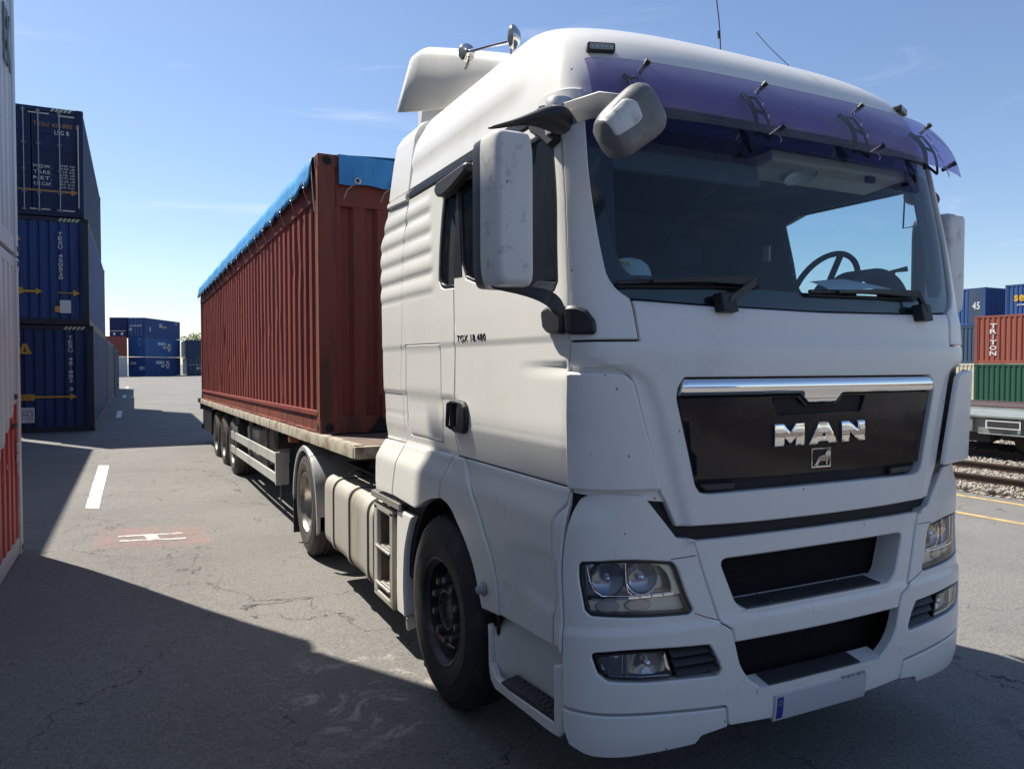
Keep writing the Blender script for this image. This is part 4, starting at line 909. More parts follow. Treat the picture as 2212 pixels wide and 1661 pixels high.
# drive-wheel mudguard: arched front, middle and tail sections
GREYG = mat('grey mudguard', (.34, .34, .34), .5, var=(.24, .23, .22), vscale=4)
def guardsec(name, t0, t1, r0=.60, x0=-1.25, x1=-.60, zlow=None, m=GREYG, off=0.):
    mb = MB(); rings = []
    ts = np.linspace(t0, t1, 16); pts = [(5.34 + (r0 + off) * math.cos(t), .50 + (r0 + off) * math.sin(t)) for t in ts]
    if zlow is not None:
        pts += [(pts[-1][0] - .015, z) for z in np.linspace(pts[-1][1], zlow, 6)[1:]] if abs(t1) > 1.6 else []
        pts = [(pts[0][0] + .015, z) for z in np.linspace(zlow, pts[0][1], 6)[:-1]] + pts if abs(t0) < .5 else pts
    rings = [[Vector((x0, y, z)), Vector((x0, y - .035 * (y - 5.34) / .6, z - .04)), Vector((x0 + .02, y - .04 * (y - 5.34) / .6, z - .04)), Vector((x0 + .03, y, z + .004)), Vector((x1, y, z + .004)), Vector((x1, y, z + .012)), Vector((x0 + .02, y, z + .014))] for y, z in pts]
    return mb.loft(rings).build(name, m, T, 40)
dg = guardsec('drive_mudguard', R(62), R(118)); 
gf = guardsec('mudguard_front', R(120), R(178), zlow=.36, off=.006); gf.parent = dg
gr = guardsec('mudguard_tail', R(2), R(60), zlow=.55, off=.004); gr.parent = dg
panel('rear_mud_flap', [(5.98, .10), (6.0, .10), (6.0, .60), (5.98, .60)], RUB, dg, off=0, th=.62, bev=.0, res=.2, mp=xmap(-1.235))
mb = MB()                                     # coiled air lines and cables behind the cab
for k in range(4):
    x = -.45 + k * .16; mb.tube([Vector((x + .05 * math.cos(t * 2), 2.42 + t * .055, 1.32 + .05 * math.sin(t * 2) - .12 * math.sin(t / 15 * math.pi))) for t in np.linspace(0, 15, 90)], .008, 5)
mb.build('air_line', BLACKP, T)
for i, p in enumerate(((-.92, 4.0, 1.02), (-.80, 3.6, 1.03), (-.72, 4.3, 1.03))):
    MB().cyl(p, Vector(p) + Vector((.05, .10, .03)), .035).build('valve', STEEL, T, 50)
# ================================================================== TRAILER (own frame: origin under the coupling)
TR = empty('semi_trailer', (0, 5.0, 0), (R(-.8), 0, R(.63)))
tag(TR, 'three axle flatbed semi-trailer with cream side rails under the open-top container', 'trailer')
CREAM = mat('weathered cream rail', (.42, .39, .31), .55, var=(.20, .145, .10), vscale=4, vlo=.44, vhi=.66, bump=.2)
CREAM2 = mat('chipped cream end', (.50, .45, .34), .55, var=(.25, .16, .09), vscale=7, vlo=.45, vhi=.6, bump=.25)
WOOD = mat('worn deck board', (.15, .105, .085), .75, var=(.085, .06, .05), vscale=5, bump=.3)
mb = MB()
for i in range(15): mb.box((-1.14 + i * .1525, -1.50, 1.235), (-1.14 + i * .1525 + .149, 12.48, 1.262))
mb.build('deck_boards', WOOD, TR)
for sd in (1, -1):
    for y0, y1 in ((-1.53, .86), (.885, 2.30), (2.345, 6.19), (6.235, 10.23), (10.27, 12.53)):
        rl = MB(); n = max(2, int((y1 - y0) / .12)); xs = sd * -1.25
        rings = []
        for k in range(n + 1):
            y = y0 + (y1 - y0) * k / n; j = lambda a: (random.random() - .5) * a
            zt = 1.272 + j(.004); low = 1.168 + (0.02 if y > .9 else 0) * 0 + j(.003)
            rings.append([Vector((xs, y, zt - .03)), Vector((xs * .990, y, zt)), Vector((xs * .93, y, zt)), Vector((xs * .925, y, 1.235)), Vector((xs * .985, y, low)), Vector((xs, y, low))])
        rl.loft(rings).build('side_rail', CREAM, TR, 30)
    MB().box((sd * -1.25 - .004, .89, 1.10), (sd * -1.25 + .01, 1.0, 1.16)).build('rail_bracket', CREAM, TR) if 0 else None
fb = MB().box((-1.245, -1.58, 1.165), (1.245, -1.51, 1.262)).build('front_beam', CREAM2, TR, None, .008)
for x in (-1.0, 1.0): MB().lathe([(.035, 0), (.035, .012), (.028, .016), (.024, .010), (.001, .008)], (x, -1.58, 1.20), (0, -1, 0), 24).build('round_lamp', mat('amber reflector', (.42, .22, .08), .4), fb, 50)
mb = MB()
for x in (-.46, .36):
    mb.box((x, -1.4, 1.09), (x + .10, 2.5, 1.235)); mb.box((x, 2.5, .80), (x + .10, 12.4, 1.235))
for y in np.arange(-1.2, 12.4, .62): mb.box((-1.15, y, 1.14), (1.15, y + .07, 1.232))
mb.build('trailer_frame', DSTEEL, TR)
for y in (6.42, 7.73, 9.04):
    for sd in (1, -1): wheel(TR, sd * -1.20, y + .0, .60, 'plain', sd, w=.38, Rr=.52, tm=RUB2)
    MB().cyl((-1.1, y, .60), (1.1, y, .60), .065).build('axle', DSTEEL, TR)
    MB().box((-.55, y + .1, .62), (-.42, y + .6, .80)).box((.42, y + .1, .62), (.55, y + .6, .80)).build('suspension_arm', DSTEEL, TR)
for sd in (1, -1):
    x = sd * -1.20
    g = empty('side_guard', (0, 0, 0), parent=TR)
    a, b = sorted((x, x + sd * .03))
    MB().box((a, 2.26, .73), (b, 6.60, .86)).build('guard_rail', GUARDM, g, None, .005)
    MB().box((a, 2.26, .49), (b, 6.68, .61)).build('guard_rail', GUARDM, g, None, .005)
    a2, b2 = sorted((x - sd * .002, x + sd * .16))
    MB().box((a2, 2.20, .47), (b2, 2.258, .875)).build('guard_end', GUARDM, g, None, .006)
    for y in (3.1, 4.6, 6.1): MB().box((x + sd * .034, y, .50), (x + sd * .08, y + .05, 1.15)).build('guard_post', STEEL, g)
    MB().box(*[tuple(sorted((x + sd * .10, x + sd * .55))[i] if j == 0 else q for j, q in enumerate(((0, 4.2, .50), (0, 5.3, 1.02))[i])) for i in (0, 1)]).build('pallet_box', DIRTY, TR, None, .02)
    MB().box((x + sd * .45, 2.6, .45), (x + sd * .55, 2.72, 1.1)).build('landing_leg', STEEL, TR, None, .01)
    MB().box((x + sd * .42, 2.5, .40), (x + sd * .62, 2.82, .46)).build('landing_foot', STEEL, TR, None, .01)
    MB().cyl((x + sd * .20, 3.0, .50), (x + sd * .20, 3.0, .12), .012).build('crank', STEEL, TR)
    MB().box((min(x, x + sd * .35), 10.0, .55), (max(x, x + sd * .35), 10.03, 1.1)).build('mud_flap', RUB, TR)
    MB().box((min(x, x + sd * .03), 9.9, .58), (max(x, x + sd * .03), 11.8, 1.10)).build('rear_panel', BLACKP, TR)
    MB().box((x - sd * .01 if sd > 0 else x, 1.42, 1.07), (x + sd * .10 if sd > 0 else x + .01, 1.50, 1.13)).build('side_lamp', ORANGE, TR) if 0 else None
MB().box((-1.16, 1.50, 1.05), (-1.06, 1.62, 1.12)).build('side_lamp', ORANGE, TR, None, .01)
mb = MB()
for k in range(7):
    y = 1.2 + k * .22; mb.tube([(-.8 + .1 * math.sin(k), y, 1.1), (-.86, y + .06, .82 + .08 * math.sin(k * 2.3)), (-.82, y + .2, .76 + .1 * math.cos(k * 1.7)), (-.76, y + .3, 1.1)], .014, 6)
mb.build('hanging_hose', RUB, TR)
MB().cyl((-.95, 3.6, .95), (-.2, 3.6, .95), .17).build('air_tank', DSTEEL, TR, 50)
MB().box((-1.20, 12.5, 1.0), (1.2, 12.54, 1.235)).box((-1.2, 12.1, .55), (1.2, 12.2, .66)).build('rear_beam', DSTEEL, TR)
bar = MB().tube([(-1.17, -.42, 1.275), (-.70, .10, 1.30)], .010, 6).build('lashing_bar', STEEL, TR)
MB().tube([(-.84, -.05, 1.30), (-.66, .12, 1.315)], .018, 8).build('bar_grip', mat('bright steel', (.5, .5, .5), .3, .8), bar)
tag(bar, 'thin steel lashing bar lying on the trailer deck in front of the red container', 'bar'); 
bar.parent = None; bar.matrix_world = Matrix.LocRotScale(TR.location, TR.rotation_euler, None)

# ================================================================== CONTAINERS
def corr(L, pitch=.278, d=.036, dents=0., flat=.4):
    """side wall section: list of (position, depth) along the wall"""
    n = max(1, round(L / pitch)); p = L / n; o = []
    for i in range(n):
        a = i * p
        for f, q in ((0, 0), (flat * .5, 0), (flat * .5 + .17, 1), (flat * .5 + .17 + (1 - flat - .34) , 1), (1 - flat * .5 + 0.0, 0)): o.append((a + f * p, q * d))
    o.append((L, 0)); return o
def wallmesh(name, m, par, mp, L, z0, z1, pitch=.278, d=.036, dents=0., rows=2, flat=.4, seed=0):
    """mp(u, z, depth)"""
    cs = corr(L, pitch, d, flat=flat); zs = np.linspace(z0, z1, rows + 1); r = random.Random(seed); V = []; F = []
    ctr = [(r.uniform(.5, L - .5), r.uniform(z0 + .1, z0 + (z1 - z0) * .75), r.uniform(.05, .16), r.uniform(.08, .30), r.uniform(-.6, 1) * dents) for _ in range(int(L * 5))] if dents else []
    for z in zs:
        for u, q in cs:
            e = 0
            for cu, cz, ru, rz, am in ctr:
                t = ((u - cu) / ru) ** 2 + ((z - cz) / rz) ** 2
                if t < 4: e += am * math.exp(-t * 1.5)
            V.append(mp(u + e * .5, z, q + e))
    n = len(cs)
    for j in range(rows):
        for i in range(n - 1): F.append((j * n + i, j * n + i + 1, (j + 1) * n + i + 1, (j + 1) * n + i))
    return MB().add(V, F).build(name, m, par)
CM = {}
def cmat(name, col, var, vlo=.5, vhi=.75, rough=.5, vs=1.6):
    return mat(name, col, rough, var=var, vscale=vs, vlo=vlo, vhi=vhi, streak=True, bump=.12, bscale=12, rvar=.15, spec=.22)
def container(name, L, H, m, loc, rz=0, label='', group=None, ends='wall', fm=None, simple=False, dents=0., rows=1, castings=False, roof=True, rot=None, side_rows=None, cat='shipping container'):
    """origin at the bottom, middle of the near (-y) end; long axis +y"""
    c = empty(name, loc, rot or (0, 0, rz)); tag(c, label, cat, group); W = 1.219; fm = fm or m
    f = MB()
    for x in (-W, W - .16):
        for y in (0, L - .16): f.box((x, y, 0), (x + .16, y + .16, H))
    for y in (.012, L - .10): 
        f.box((-W + .16, y, H - .12), (W - .16, y + .09, H - .004)); f.box((-W + .16, y, .0 if y > 1 else .0), (W - .16, y + .09, .16))
    for x in (-W + .012, W - .08):
        f.box((x, .16, H - .10), (x + .068, L - .16, H - .006)); f.box((x, .16, .01), (x + .068, L - .16, .17))
    f = f.build('frame', fm, c, None, 0 if simple else .006)
    if castings or not simple:
        for x in (-W, W):
            for y in (0, L):
                for z in (0, H - .12):
                    a = (min(x, x - math.copysign(.17, x)) - .003 * (x < 0), (y - .004 if y == 0 else y - .176), z - .002); b = (max(x, x - math.copysign(.17, x)) + .003 * (x > 0), (y + .176 if y == 0 else y + .004), z + .122)
                    k = MB().box(a, b).build('corner_casting', fm, c, None, .006)
                    hx = (a[0] + b[0]) / 2; hy = a[1] - .001 if y == 0 else b[1] + .001
                    MB().lathe([(.0001, 0), (.042, 0), (.042, .004), (.0001, .004)], (hx, hy, z + .06), (0, -1 if y == 0 else 1, 0), 16).build('casting_hole', DARK, k)
                    MB().lathe([(.0001, 0), (.030, 0), (.030, .004), (.0001, .004)], (a[0] - .001 if x < 0 else b[0] + .001, (a[1] + b[1]) / 2, z + .06), (-1 if x < 0 else 1, 0, 0), 16).build('casting_hole', DARK, k)
    sr = side_rows or rows
    wallmesh('side_panel', m, c, lambda u, z, q: (-W + .016 + q, .16 + u, z), L - .32, .165, H - .098, dents=dents, rows=sr, seed=3)
    wallmesh('side_panel', m, c, lambda u, z, q: (W - .016 - q, .16 + u, z), L - .32, .165, H - .098, rows=1)
    if ends == 'doors':
        for sg in (-1, 1):
            d = MB()
            x0, x1 = sorted((sg * .012, sg * (W - .165)))
            d.box((x0, .02, .17), (x1, .07, H - .13))
            for zz in np.linspace(.30, H - .30, 6)[:-1]: d.box((x0 + .06, .004, zz + .06), (x1 - .06, .02, zz + .34))
            dd = d.build('door', m, c, None, .006)
            for bx in (.17, .66):
                MB().cyl((sg * bx, -.03, .10), (sg * bx, -.03, H - .08), .017, n=10).build('locking_bar', mat('galvanised bar', (.32, .34, .38), .45, .5), dd, 50)
                mb = MB()
                for zz in (.14, .6, 1.2, 1.9, H - .14): mb.box((sg * bx - .05, -.045, zz - .03), (sg * bx + .05, .01, zz + .03))
                mb.build('bar_bracket', mat('bar bracket', (.12, .13, .16), .5), dd)
    else:
        wallmesh('end_panel', m, c, lambda u, z, q: (-W + .155 + u, .028 + q, z), 2 * W - .31, .155, H - .115, pitch=.25, d=.045, flat=.44)
    wallmesh('end_panel', m, c, lambda u, z, q: (-W + .155 + u, L - .028 - q, z), 2 * W - .31, .155, H - .115, pitch=.25, d=.045)
    if roof: MB().box((-W + .02, .1, H - .03), (W - .02, L - .1, H - .012)).build('roof', m, c)
    return c
def endtext(c, body, x, z, w, h, m, vertical=False, name='lettering', y=-.002, bold=.01, vfill=.82, dep=.045):
    """writing on the -y end; panels are corrugated so letters are thin plates just proud of the crests"""
    return text(body, lambda a, b, d: Vector((x + a, y + .012 - d * .012, z + b)), w, h, m, c, name, bold, vertical, vfill)
def sidetext(c, body, y, z, w, h, m, sgn=1, vertical=False, bold=.01, vfill=.82, name='lettering'):
    """sgn=1: on the +x side, read from outside"""
    X = 1.219
    return text(body, lambda a, b, d: Vector((sgn * (X - .010 + d * .012), y + sgn * a, z + b)), w, h, m, c, name, bold, vertical, vfill)
RED1 = cmat('oxide red container', (.245, .064, .052), (.14, .042, .036), .46, .74)
RED2 = cmat('rusty oxide post', (.25, .072, .050), (.11, .050, .038), .42, .62, vs=4)
def scuffs(m):
    nt = m.node_tree; p = nt.nodes['Principled BSDF']; co = _n(nt, 'ShaderNodeTexCoord').outputs['Object']
    src = p.inputs['Base Color'].links[0].from_socket
    k = mth(nt, 'MULTIPLY', ramp(nt, noise(nt, mapv(nt, co, 6, 6, 1.1), 5, 8, .75), .66, .74), ramp(nt, noise(nt, co, .8, 3), .45, .6))
    c = mixc(nt, k, src, (.42, .20, .15))
    k2 = mth(nt, 'MULTIPLY', ramp(nt, noise(nt, mapv(nt, co, 3, 3, .35), 4, 8, .8), .60, .72, 0, .8), ramp(nt, noise(nt, co, .5, 3), .4, .6))
    nt.links.new(mixc(nt, k2, c, (.075, .035, .028)), p.inputs['Base Color'])
scuffs(RED1)
BOX = container('shipping_container', 12.19, 2.62, RED1, (0, -.30, 1.272), fm=RED2, label='dented dark red open-top container with a blue cover, riding on the trailer', castings=True, dents=.021, side_rows=30, roof=False)
BOX.rotation_euler = TR.rotation_euler
BOX.location = Matrix.LocRotScale(TR.location, TR.rotation_euler, None) @ Vector((0, -.30, 1.272))
# front end of the hero box: wide flat-ribbed wall, header, gooseneck notch
MB().box((-1.05, .02, 2.15), (1.05, .06, 2.52)).build('front_header', RED1, BOX, None, .006); MB().box((-.62, -.006, .13), (.62, .03, .36)).build('tunnel_plate', RED1, BOX, None, .006)
mb = MB()
mb.prism([(-.75, .0), (-.58, .22), (.58, .22), (.75, .0)], lambda x, z: (x, -.004, z + .001), lambda x, z: (x, .02, z + .001)).build('gooseneck_recess', DARK, BOX)
MB().box((-1.219, .16, 2.22), (-1.16, 12.03, 2.46)).box((-1.225, .10, .165), (-1.19, 12.0, .215)).build('side_rail', RED1, BOX, None, .006)
mb = MB(); zt = 0
rg = []
for k in range(140):
    y = .16 + 11.87 * k / 139; j = .014 * math.sin(k * .9) * math.sin(k * .23) + .006 * math.sin(k * 2.7)
    rg.append([Vector((-1.222 - abs(j) * .6, y, .006 + max(0, j) * 1.6)), Vector((-1.219, y, .03)), Vector((-1.205, y, .03)), Vector((-1.205, y, .0))])
mb.loft(rg).build('bent_lower_lip', RED2, BOX)
ORU = mat('orange rust edge', (.22, .075, .035), .65, var=(.12, .045, .03), vscale=14, bump=.2)
MB().box((-1.2225, .010, .13), (-1.2195, .085, 2.49)).build('rusty_edge', ORU, BOX)
# cover
TARP = mat('blue cover', (.05, .28, .62), .55, var=(.08, .40, .78), vscale=2.5, vlo=.4, vhi=.7, bump=.9, bscale=6)
nx, ny = 26, 150; rows_ = []
for k in range(ny + 1):
    y = .165 + 12.09 * k / ny; r = []
    drop = .30 + .010 * math.sin(k * 1.31) * math.sin(k * .37) + (.05 if k % 9 in (4, 5) else 0) * -.5
    for i in range(nx + 1):
        t = i / nx; a = t * 2 - 1
        if abs(a) > .72:
            q_ = (abs(a) - .72) / .28; x = math.copysign(1.235 + .035 * q_ + .007 * math.sin(k * 1.05 + q_ * 2) * q_ + .005 * math.sin(k * .43), a); z = 2.665 - q_ * drop; x += .010 * math.sin(k * 2.9 + q_ * 3) * math.sin(k * .31) * q_
        else:
            x = a / .72 * 1.225; z = 2.665 + .05 * (1 - (a / .72) ** 2) + .012 * math.sin(k * .6 + a * 3) + .008 * math.sin(k * 1.9 - a * 5)
        r.append(Vector((x, y, z)))
    rows_.append(r)
tp = empty('tarpaulin', BOX.location, BOX.rotation_euler)
tag(tp, 'blue tarpaulin cover with eyelets stretched over the dark red container', 'tarpaulin')
sheet = MB().loft(rows_, close=False, caps=False).build('sheet', TARP, tp, 60)
sheet.modifiers.new('solid', 'SOLIDIFY').thickness = .004
rows_ = []
for i in range(60):
    x = -1.03 + 2.22 * i / 59; r = []
    for j in range(7):
        q_ = j / 6; r.append(Vector((x, -.028 - .012 * q_ + .014 * math.sin(i * .9 + q_ * 2) * q_, 2.625 - q_ * (.275 + .012 * math.sin(i * .7)))))
    r.append(Vector((x, .05, 2.635))); r = r[-1:] + r[:-1]
    rows_.append(r)
fs = MB().loft(rows_, close=False, caps=False).build('front_flap', TARP, tp, 60)
EY = mat('eyelet', (.62, .62, .62), .4, .6); ROPE = mat('rope', (.50, .48, .42), .8)
def eyelet(p, n, r=.026):
    e = MB().lathe([(r, 0), (r * 1.25, .006), (r * .75, .01), (r * .6, .004), (r * .62, 0)], p, n, 20).build('eyelet', EY, tp, 50)
    MB().lathe([(.0001, .003), (r * .62, .003), (r * .62, 0)], p, n, 16).build('eyelet_hole', DARK, e)
for k in range(7): eyelet(Vector((-.86 + k * .36, -.055, 2.385)), (0, -1, 0))
for k in range(20):
    y = .30 + k * .61; eyelet(Vector((-1.285, y, 2.375)), (-1, 0, 0))
    MB().tube([(-1.29, y, 2.36), (-1.285, y + .01, 2.31), (-1.255, y + .03, 2.26), (-1.235, y + .04, 2.20)], .003, 5).build('rope', ROPE, tp)
for k in range(6): MB().tube([(-.86 + k * .36, -.06, 2.38), (-.90 + k * .36 - .05, -.03, 2.30), (-.98 + k * .36, -.012, 2.22)], .005, 5).build('rope', ROPE, tp)
MB().tube([(-1.24, .20, 2.60), (-1.25, .12, 2.40), (-1.235, .10, 2.10)], .005, 5).build('rope', ROPE, tp)

# ---- the container row on the left
WT = mat('white decal', (.62, .63, .62), .6, var=(.35, .36, .38), vscale=18, vlo=.55, vhi=.75)
YT = mat('yellow decal', (.55, .30, .03), .6, var=(.25, .14, .04), vscale=14, vlo=.55, vhi=.75)
OT = mat('faded orange decal', (.42, .20, .07), .6, var=(.12, .09, .09), vscale=14, vlo=.5, vhi=.75)
KT = mat('black decal', (.03, .03, .035), .6)
BLU1 = cmat('navy blue container', (.030, .052, .135), (.018, .028, .062), .45, .75)
BLU2 = cmat('worn royal blue container', (.035, .066, .190), (.020, .034, .085), .5, .75)
BLU3 = cmat('dark navy container', (.022, .034, .085), (.013, .019, .042), .5, .75)
BRNP = cmat('corroded blue brown post', (.035, .040, .055), (.045, .028, .022), .45, .65, vs=5)
WHC = cmat('chalky white container', (.52, .54, .56), (.38, .39, .40), .5, .8)
def redwhite():
    m = mat('white and red container', (.52, .54, .56), .5); nt = m.node_tree
    co = _n(nt, 'ShaderNodeTexCoord').outputs['Object']; sp = _n(nt, 'ShaderNodeSeparateXYZ'); nt.links.new(co, sp.inputs[0])
    # paint field: white above, red below, meeting in a slanted line that climbs to the end
    e = mth(nt, 'SUBTRACT', sp.outputs[2], mth(nt, 'MULTIPLY_ADD', sp.outputs[1], .42)); 
    ma = e.node.inputs[1].links[0].from_node; ma.inputs[2].default_value = -3.55
    f = ramp(nt, e, -.004, .004, 1, 0)
    worn = ramp(nt, noise(nt, mapv(nt, co, 1, 1, .3), 7, 6, .7), .62, .67)
    c = mixc(nt, f, mixc(nt, ramp(nt, noise(nt, co, 1.6, 5), .5, .8), (.52, .54, .56), (.38, .39, .40)), mixc(nt, worn, (.36, .022, .030), (.50, .48, .46)))
    nt.links.new(c, nt.nodes['Principled BSDF'].inputs['Base Color']); return m
RW = redwhite()
GZ = .07
c1 = container('shipping_container', 12.19, 2.9, RW, (-3.785 - 1.219, 6.5 - 12.19, GZ), label='white container with worn red lower half at the left edge, bottom of its stack', castings=True, dents=.02, side_rows=14, fm=WHC)
c2 = container('shipping_container', 12.19, 2.9, WHC, (-3.785 - 1.219, 6.50 - 12.19, GZ + 2.93), label='grey white container with dark letters at the left edge, above the red and white one', castings=True, dents=.012, side_rows=10, fm=WHC)
c3 = container('shipping_container', 12.19, 3.0, WHC, (-3.79 - 1.219, 6.29 - 12.19, GZ + 5.86), label='topmost pale container of the stack at the left edge, mostly above the frame', fm=WHC)
# broken dark letters near the far end of the second box
sidetext(c2, 'EK', 11.72, 1.95, .42, .62, mat('dark grey letters', (.10, .11, .13), .6), bold=.03)
sidetext(c1, 'MLS', 11.9, 1.55, .14, .06, KT); sidetext(c1, 'PANAMA', 11.75, 1.28, .30, .05, KT)
sidetext(c1, 'TRI', 11.95, .95, .09, .32, WT, vertical=True)
def warn_triangle(c, x, z, s=.16):
    t = MB().prism([(-s, 0), (s, 0), (.0 + s * .25, s * 1.75), (-s * .25, s * 1.75)], lambda a, b: (x + a, .012, z + b), lambda a, b: (x + a, -.004, z + b)).build('warning_triangle', YT, c)
    MB().prism([(-.02, .05), (.02, .05), (.03, .10), (0, .20), (-.03, .10)], lambda a, b: (x + a, -.003, z + b), lambda a, b: (x + a, -.007, z + b)).build('bolt_symbol', KT, t)
def arrow(c, x0, x1, z, m, h=.035):
    MB().prism([(x0, -h), (x1 - .16, -h), (x1 - .16, -.09), (x1, 0), (x1 - .16, .09), (x1 - .16, h), (x0, h)], lambda a, b: (a, .012, z + b), lambda a, b: (a, -.004, z + b)).build('arrow', m, c)
def hazard(c, x0, x1, z):
    n = 5
    for i in range(n): MB().prism([(0, 0), (.06, 0), (.12, .09), (.06, .09)], lambda a, b: (x0 + (x1 - x0) * i / n + a, .0105, z + b), lambda a, b: (x0 + (x1 - x0) * i / n + a, .006, z + b)).build('hazard_stripe', mat('pale stripe', (.50, .46, .34), .6), c)
Y0 = 21.6
b1 = container('shipping_container', 12.19, 2.9, BLU1, (-3.77 - 1.219, Y0, GZ), label='navy container with a yellow arrow and white paper, bottom of the near blue stack', castings=True, fm=BRNP)
warn_triangle(b1, -.40, 2.12); arrow(b1, -1.1, .80, .96, YT, .025); MB().box((-.56, -.008, .87), (-.19, .012, 1.04)).build('arrow_plate', YT, b1)
text('HIGH\n9\'6"', lambda a, b, d: Vector((-.375 + a, -.008 - d * .003, .955 + b)), .22, .12, mat('decal brown', (.20, .10, .03), .6), b1)
endtext(b1, 'TESU 451882 3', .66, 1.87, .10, 1.52, WT, vertical=True)
ppr = MB().box((-.53, -.012, .27), (-.20, .012, .68)).build('notice', WT, b1)
text('K1UTION\n963\n1152', lambda a, b, d: Vector((-.365 + a, -.012 - d * .003, .48 + b)), .25, .30, mat('pen', (.08, .08, .12), .7), b1)
hazard(b1, .50, 1.0, 2.79)
b2 = container('shipping_container', 12.9, 2.9, BLU2, (-3.86 - 1.219, Y0, GZ + 2.93), label='royal blue container with a scraped end, middle of the near blue stack', castings=True, fm=BRNP)
warn_triangle(b2, -.52, 2.22); arrow(b2, -1.1, .12, .88, YT, .03); arrow(b2, .48, 1.0, .86, YT, .012); MB().box((-.76, -.008, .81), (-.33, .012, .98)).build('arrow_plate', YT, b2)
endtext(b2, 'TESU 450520', .55, 1.86, .10, 1.30, WT, vertical=True); hazard(b2, .50, 1.0, 2.79)
MB().box((.52, -.014, .31), (.78, .012, .66)).build('notice', WT, b2); MB().box((.40, -.012, .33), (.53, .012, .50)).build('notice', YT, b2)
b3 = container('shipping_container', 12.19, 2.9, BLU3, (-3.95 - 1.219, Y0, GZ + 5.86), label='dark navy container with its doors to the viewer, top of the near blue stack', castings=True, ends='doors', fm=BLU3)
endtext(b3, 'TESU 451800 7', .58, 2.43, 1.05, .13, OT, y=-.012); endtext(b3, 'LEG B', .72, 2.24, .34, .14, WT, y=-.012)
endtext(b3, 'MGW.\nTARE.\nNET.\nCU.CAP.', .26, 1.07, .42, .62, WT, y=-.012, vfill=.6)
endtext(b3, '34.000  KGS\n74.960  LBS\n4.230  KGS\n9.330  LBS\n29.770  KGS\n65.630  LBS\n86.2  CU.M.\n3.045  CU.FT.', .84, 1.07, .34, .66, WT, y=-.012, vfill=.62)
arrow(b3, -1.0, 1.08, .66, OT, .025); hazard(b3, .45, .95, 2.80)
for x0, x1, z in ((-.05, .42, 2.70), (.62, 1.02, 2.68), (-.05, .42, .14), (.58, 1.0, .14)): MB().box((x0, -.010, z), (x1, .018, z + .035)).build('door_seal', mat('pale seal', (.5, .48, .42), .6), b3)
MB().box((1.085, -.012, .25), (1.115, .018, 2.5)).build('door_seal', MATS['pale seal'], b3)
G1 = cmat('grey blue container', (.055, .07, .11), (.09, .085, .085), .5, .75)
b4 = container('shipping_container', 12.19, 2.9, G1, (-3.80 - 1.219, Y0 + 12.7, GZ), label='grey blue container low behind the near blue stack', fm=G1)
b5 = container('shipping_container', 13.7, 2.75, BLU3, (-3.78 - 1.219, Y0 + 25.3, GZ), label='scuffed blue container at ground level, farthest of the left row', fm=BLU3)
# the second row, whose shadow falls along the lane
for i, (m, z) in enumerate(((BLU1, 0), (G1, 2.93), (G1, 5.86))):
    container('shipping_container', 12.19, 2.9, m, (-6.68 - 1.219, 9.5, GZ + z), label=('navy', 'grey blue', 'grey blue')[i] + ' container in the hidden row behind the left stack, ' + ('bottom', 'middle', 'top')[i], simple=True, group='containers of the hidden second row')
# ---- the far stacks
BLU4 = cmat('mid blue container', (.030, .095, .27), (.022, .07, .20), .5, .8)
BLU5 = cmat('deep blue container', (.020, .055, .19), (.014, .035, .12), .5, .8)
BLU6 = cmat('far navy container', (.016, .030, .115), (.012, .022, .075), .5, .8)
GRYC = cmat('light grey container', (.42, .44, .46), (.32, .33, .35), .5, .8)
NAV2 = cmat('slate navy container', (.045, .07, .125), (.03, .045, .08), .5, .8)
an = R(25.); d = Vector((math.sin(an), math.cos(an), 0)); pq = Vector((-math.cos(an), math.sin(an), 0))
near = Vector((-1.3, 119, 0)); base = near + pq * 1.219
fs_ = []
RT = mat('red decal', (.40, .05, .08), .6)
def flower(c, y, z, s):
    MB().lathe([(.001, 0), (s * .55, 0), (s * .55, .01), (.001, .01)], (1.222, y, z), (1, 0, 0), 12).build('emblem_centre', RT, c)
    for k in range(6):
        t = k * math.pi / 3; MB().lathe([(.001, 0), (s * .3, 0), (s * .3, .012), (.001, .012)], (1.222, y + s * .75 * math.cos(t), z + s * .75 * math.sin(t)), (1, 0, 0), 8).build('emblem_petal', WT, c)
for i, (m, en, lab) in enumerate(((BLU5, 'wall', 'deep blue container with a flower emblem at the foot of the far stack'), (BLU4, 'wall', 'mid blue container with a flower emblem, middle of the far stack'), (BLU5, 'doors', 'blue container with white barred doors, top of the far stack'))):
    c = container('shipping_container', 12.19, 2.78, m, (base.x, base.y, GZ + i * 2.83), -an, label=lab, ends=en, simple=True, group=None)
    fs_.append(c)
def marks(c, y, z, w, h, m, n, seed, side=True, x=1.222):
    """writing too far off to read: a row of small strokes"""
    r = random.Random(seed); mb = MB()
    for i in range(n):
        a = y + w * (i + .12) / n; b = y + w * (i + .85) / n; k = r.choice((1, 2, 3))
        for lo, hi in (((0, 1),), ((0, .38), (.62, 1)), ((0, .2), (.4, .6), (.8, 1)))[k - 1]:
            if side: mb.box((x - .01, a, z + h * lo), (x + .006, b, z + h * hi))
            else: mb.box((a, -.014, z + h * lo), (b, .01, z + h * hi))
    return mb.build('lettering', m, c)
marks(fs_[0], 3.4, 1.80, 2.8, .42, WT, 8, 1); marks(fs_[0], 5.2, 1.30, 1.1, .30, WT, 5, 2); flower(fs_[0], 7.4, 1.65, .62)
marks(fs_[1], 4.2, 1.75, 2.8, .42, WT, 8, 3); marks(fs_[1], 5.9, 1.28, 1.1, .30, WT, 5, 4); flower(fs_[1], 8.0, 1.45, .62)
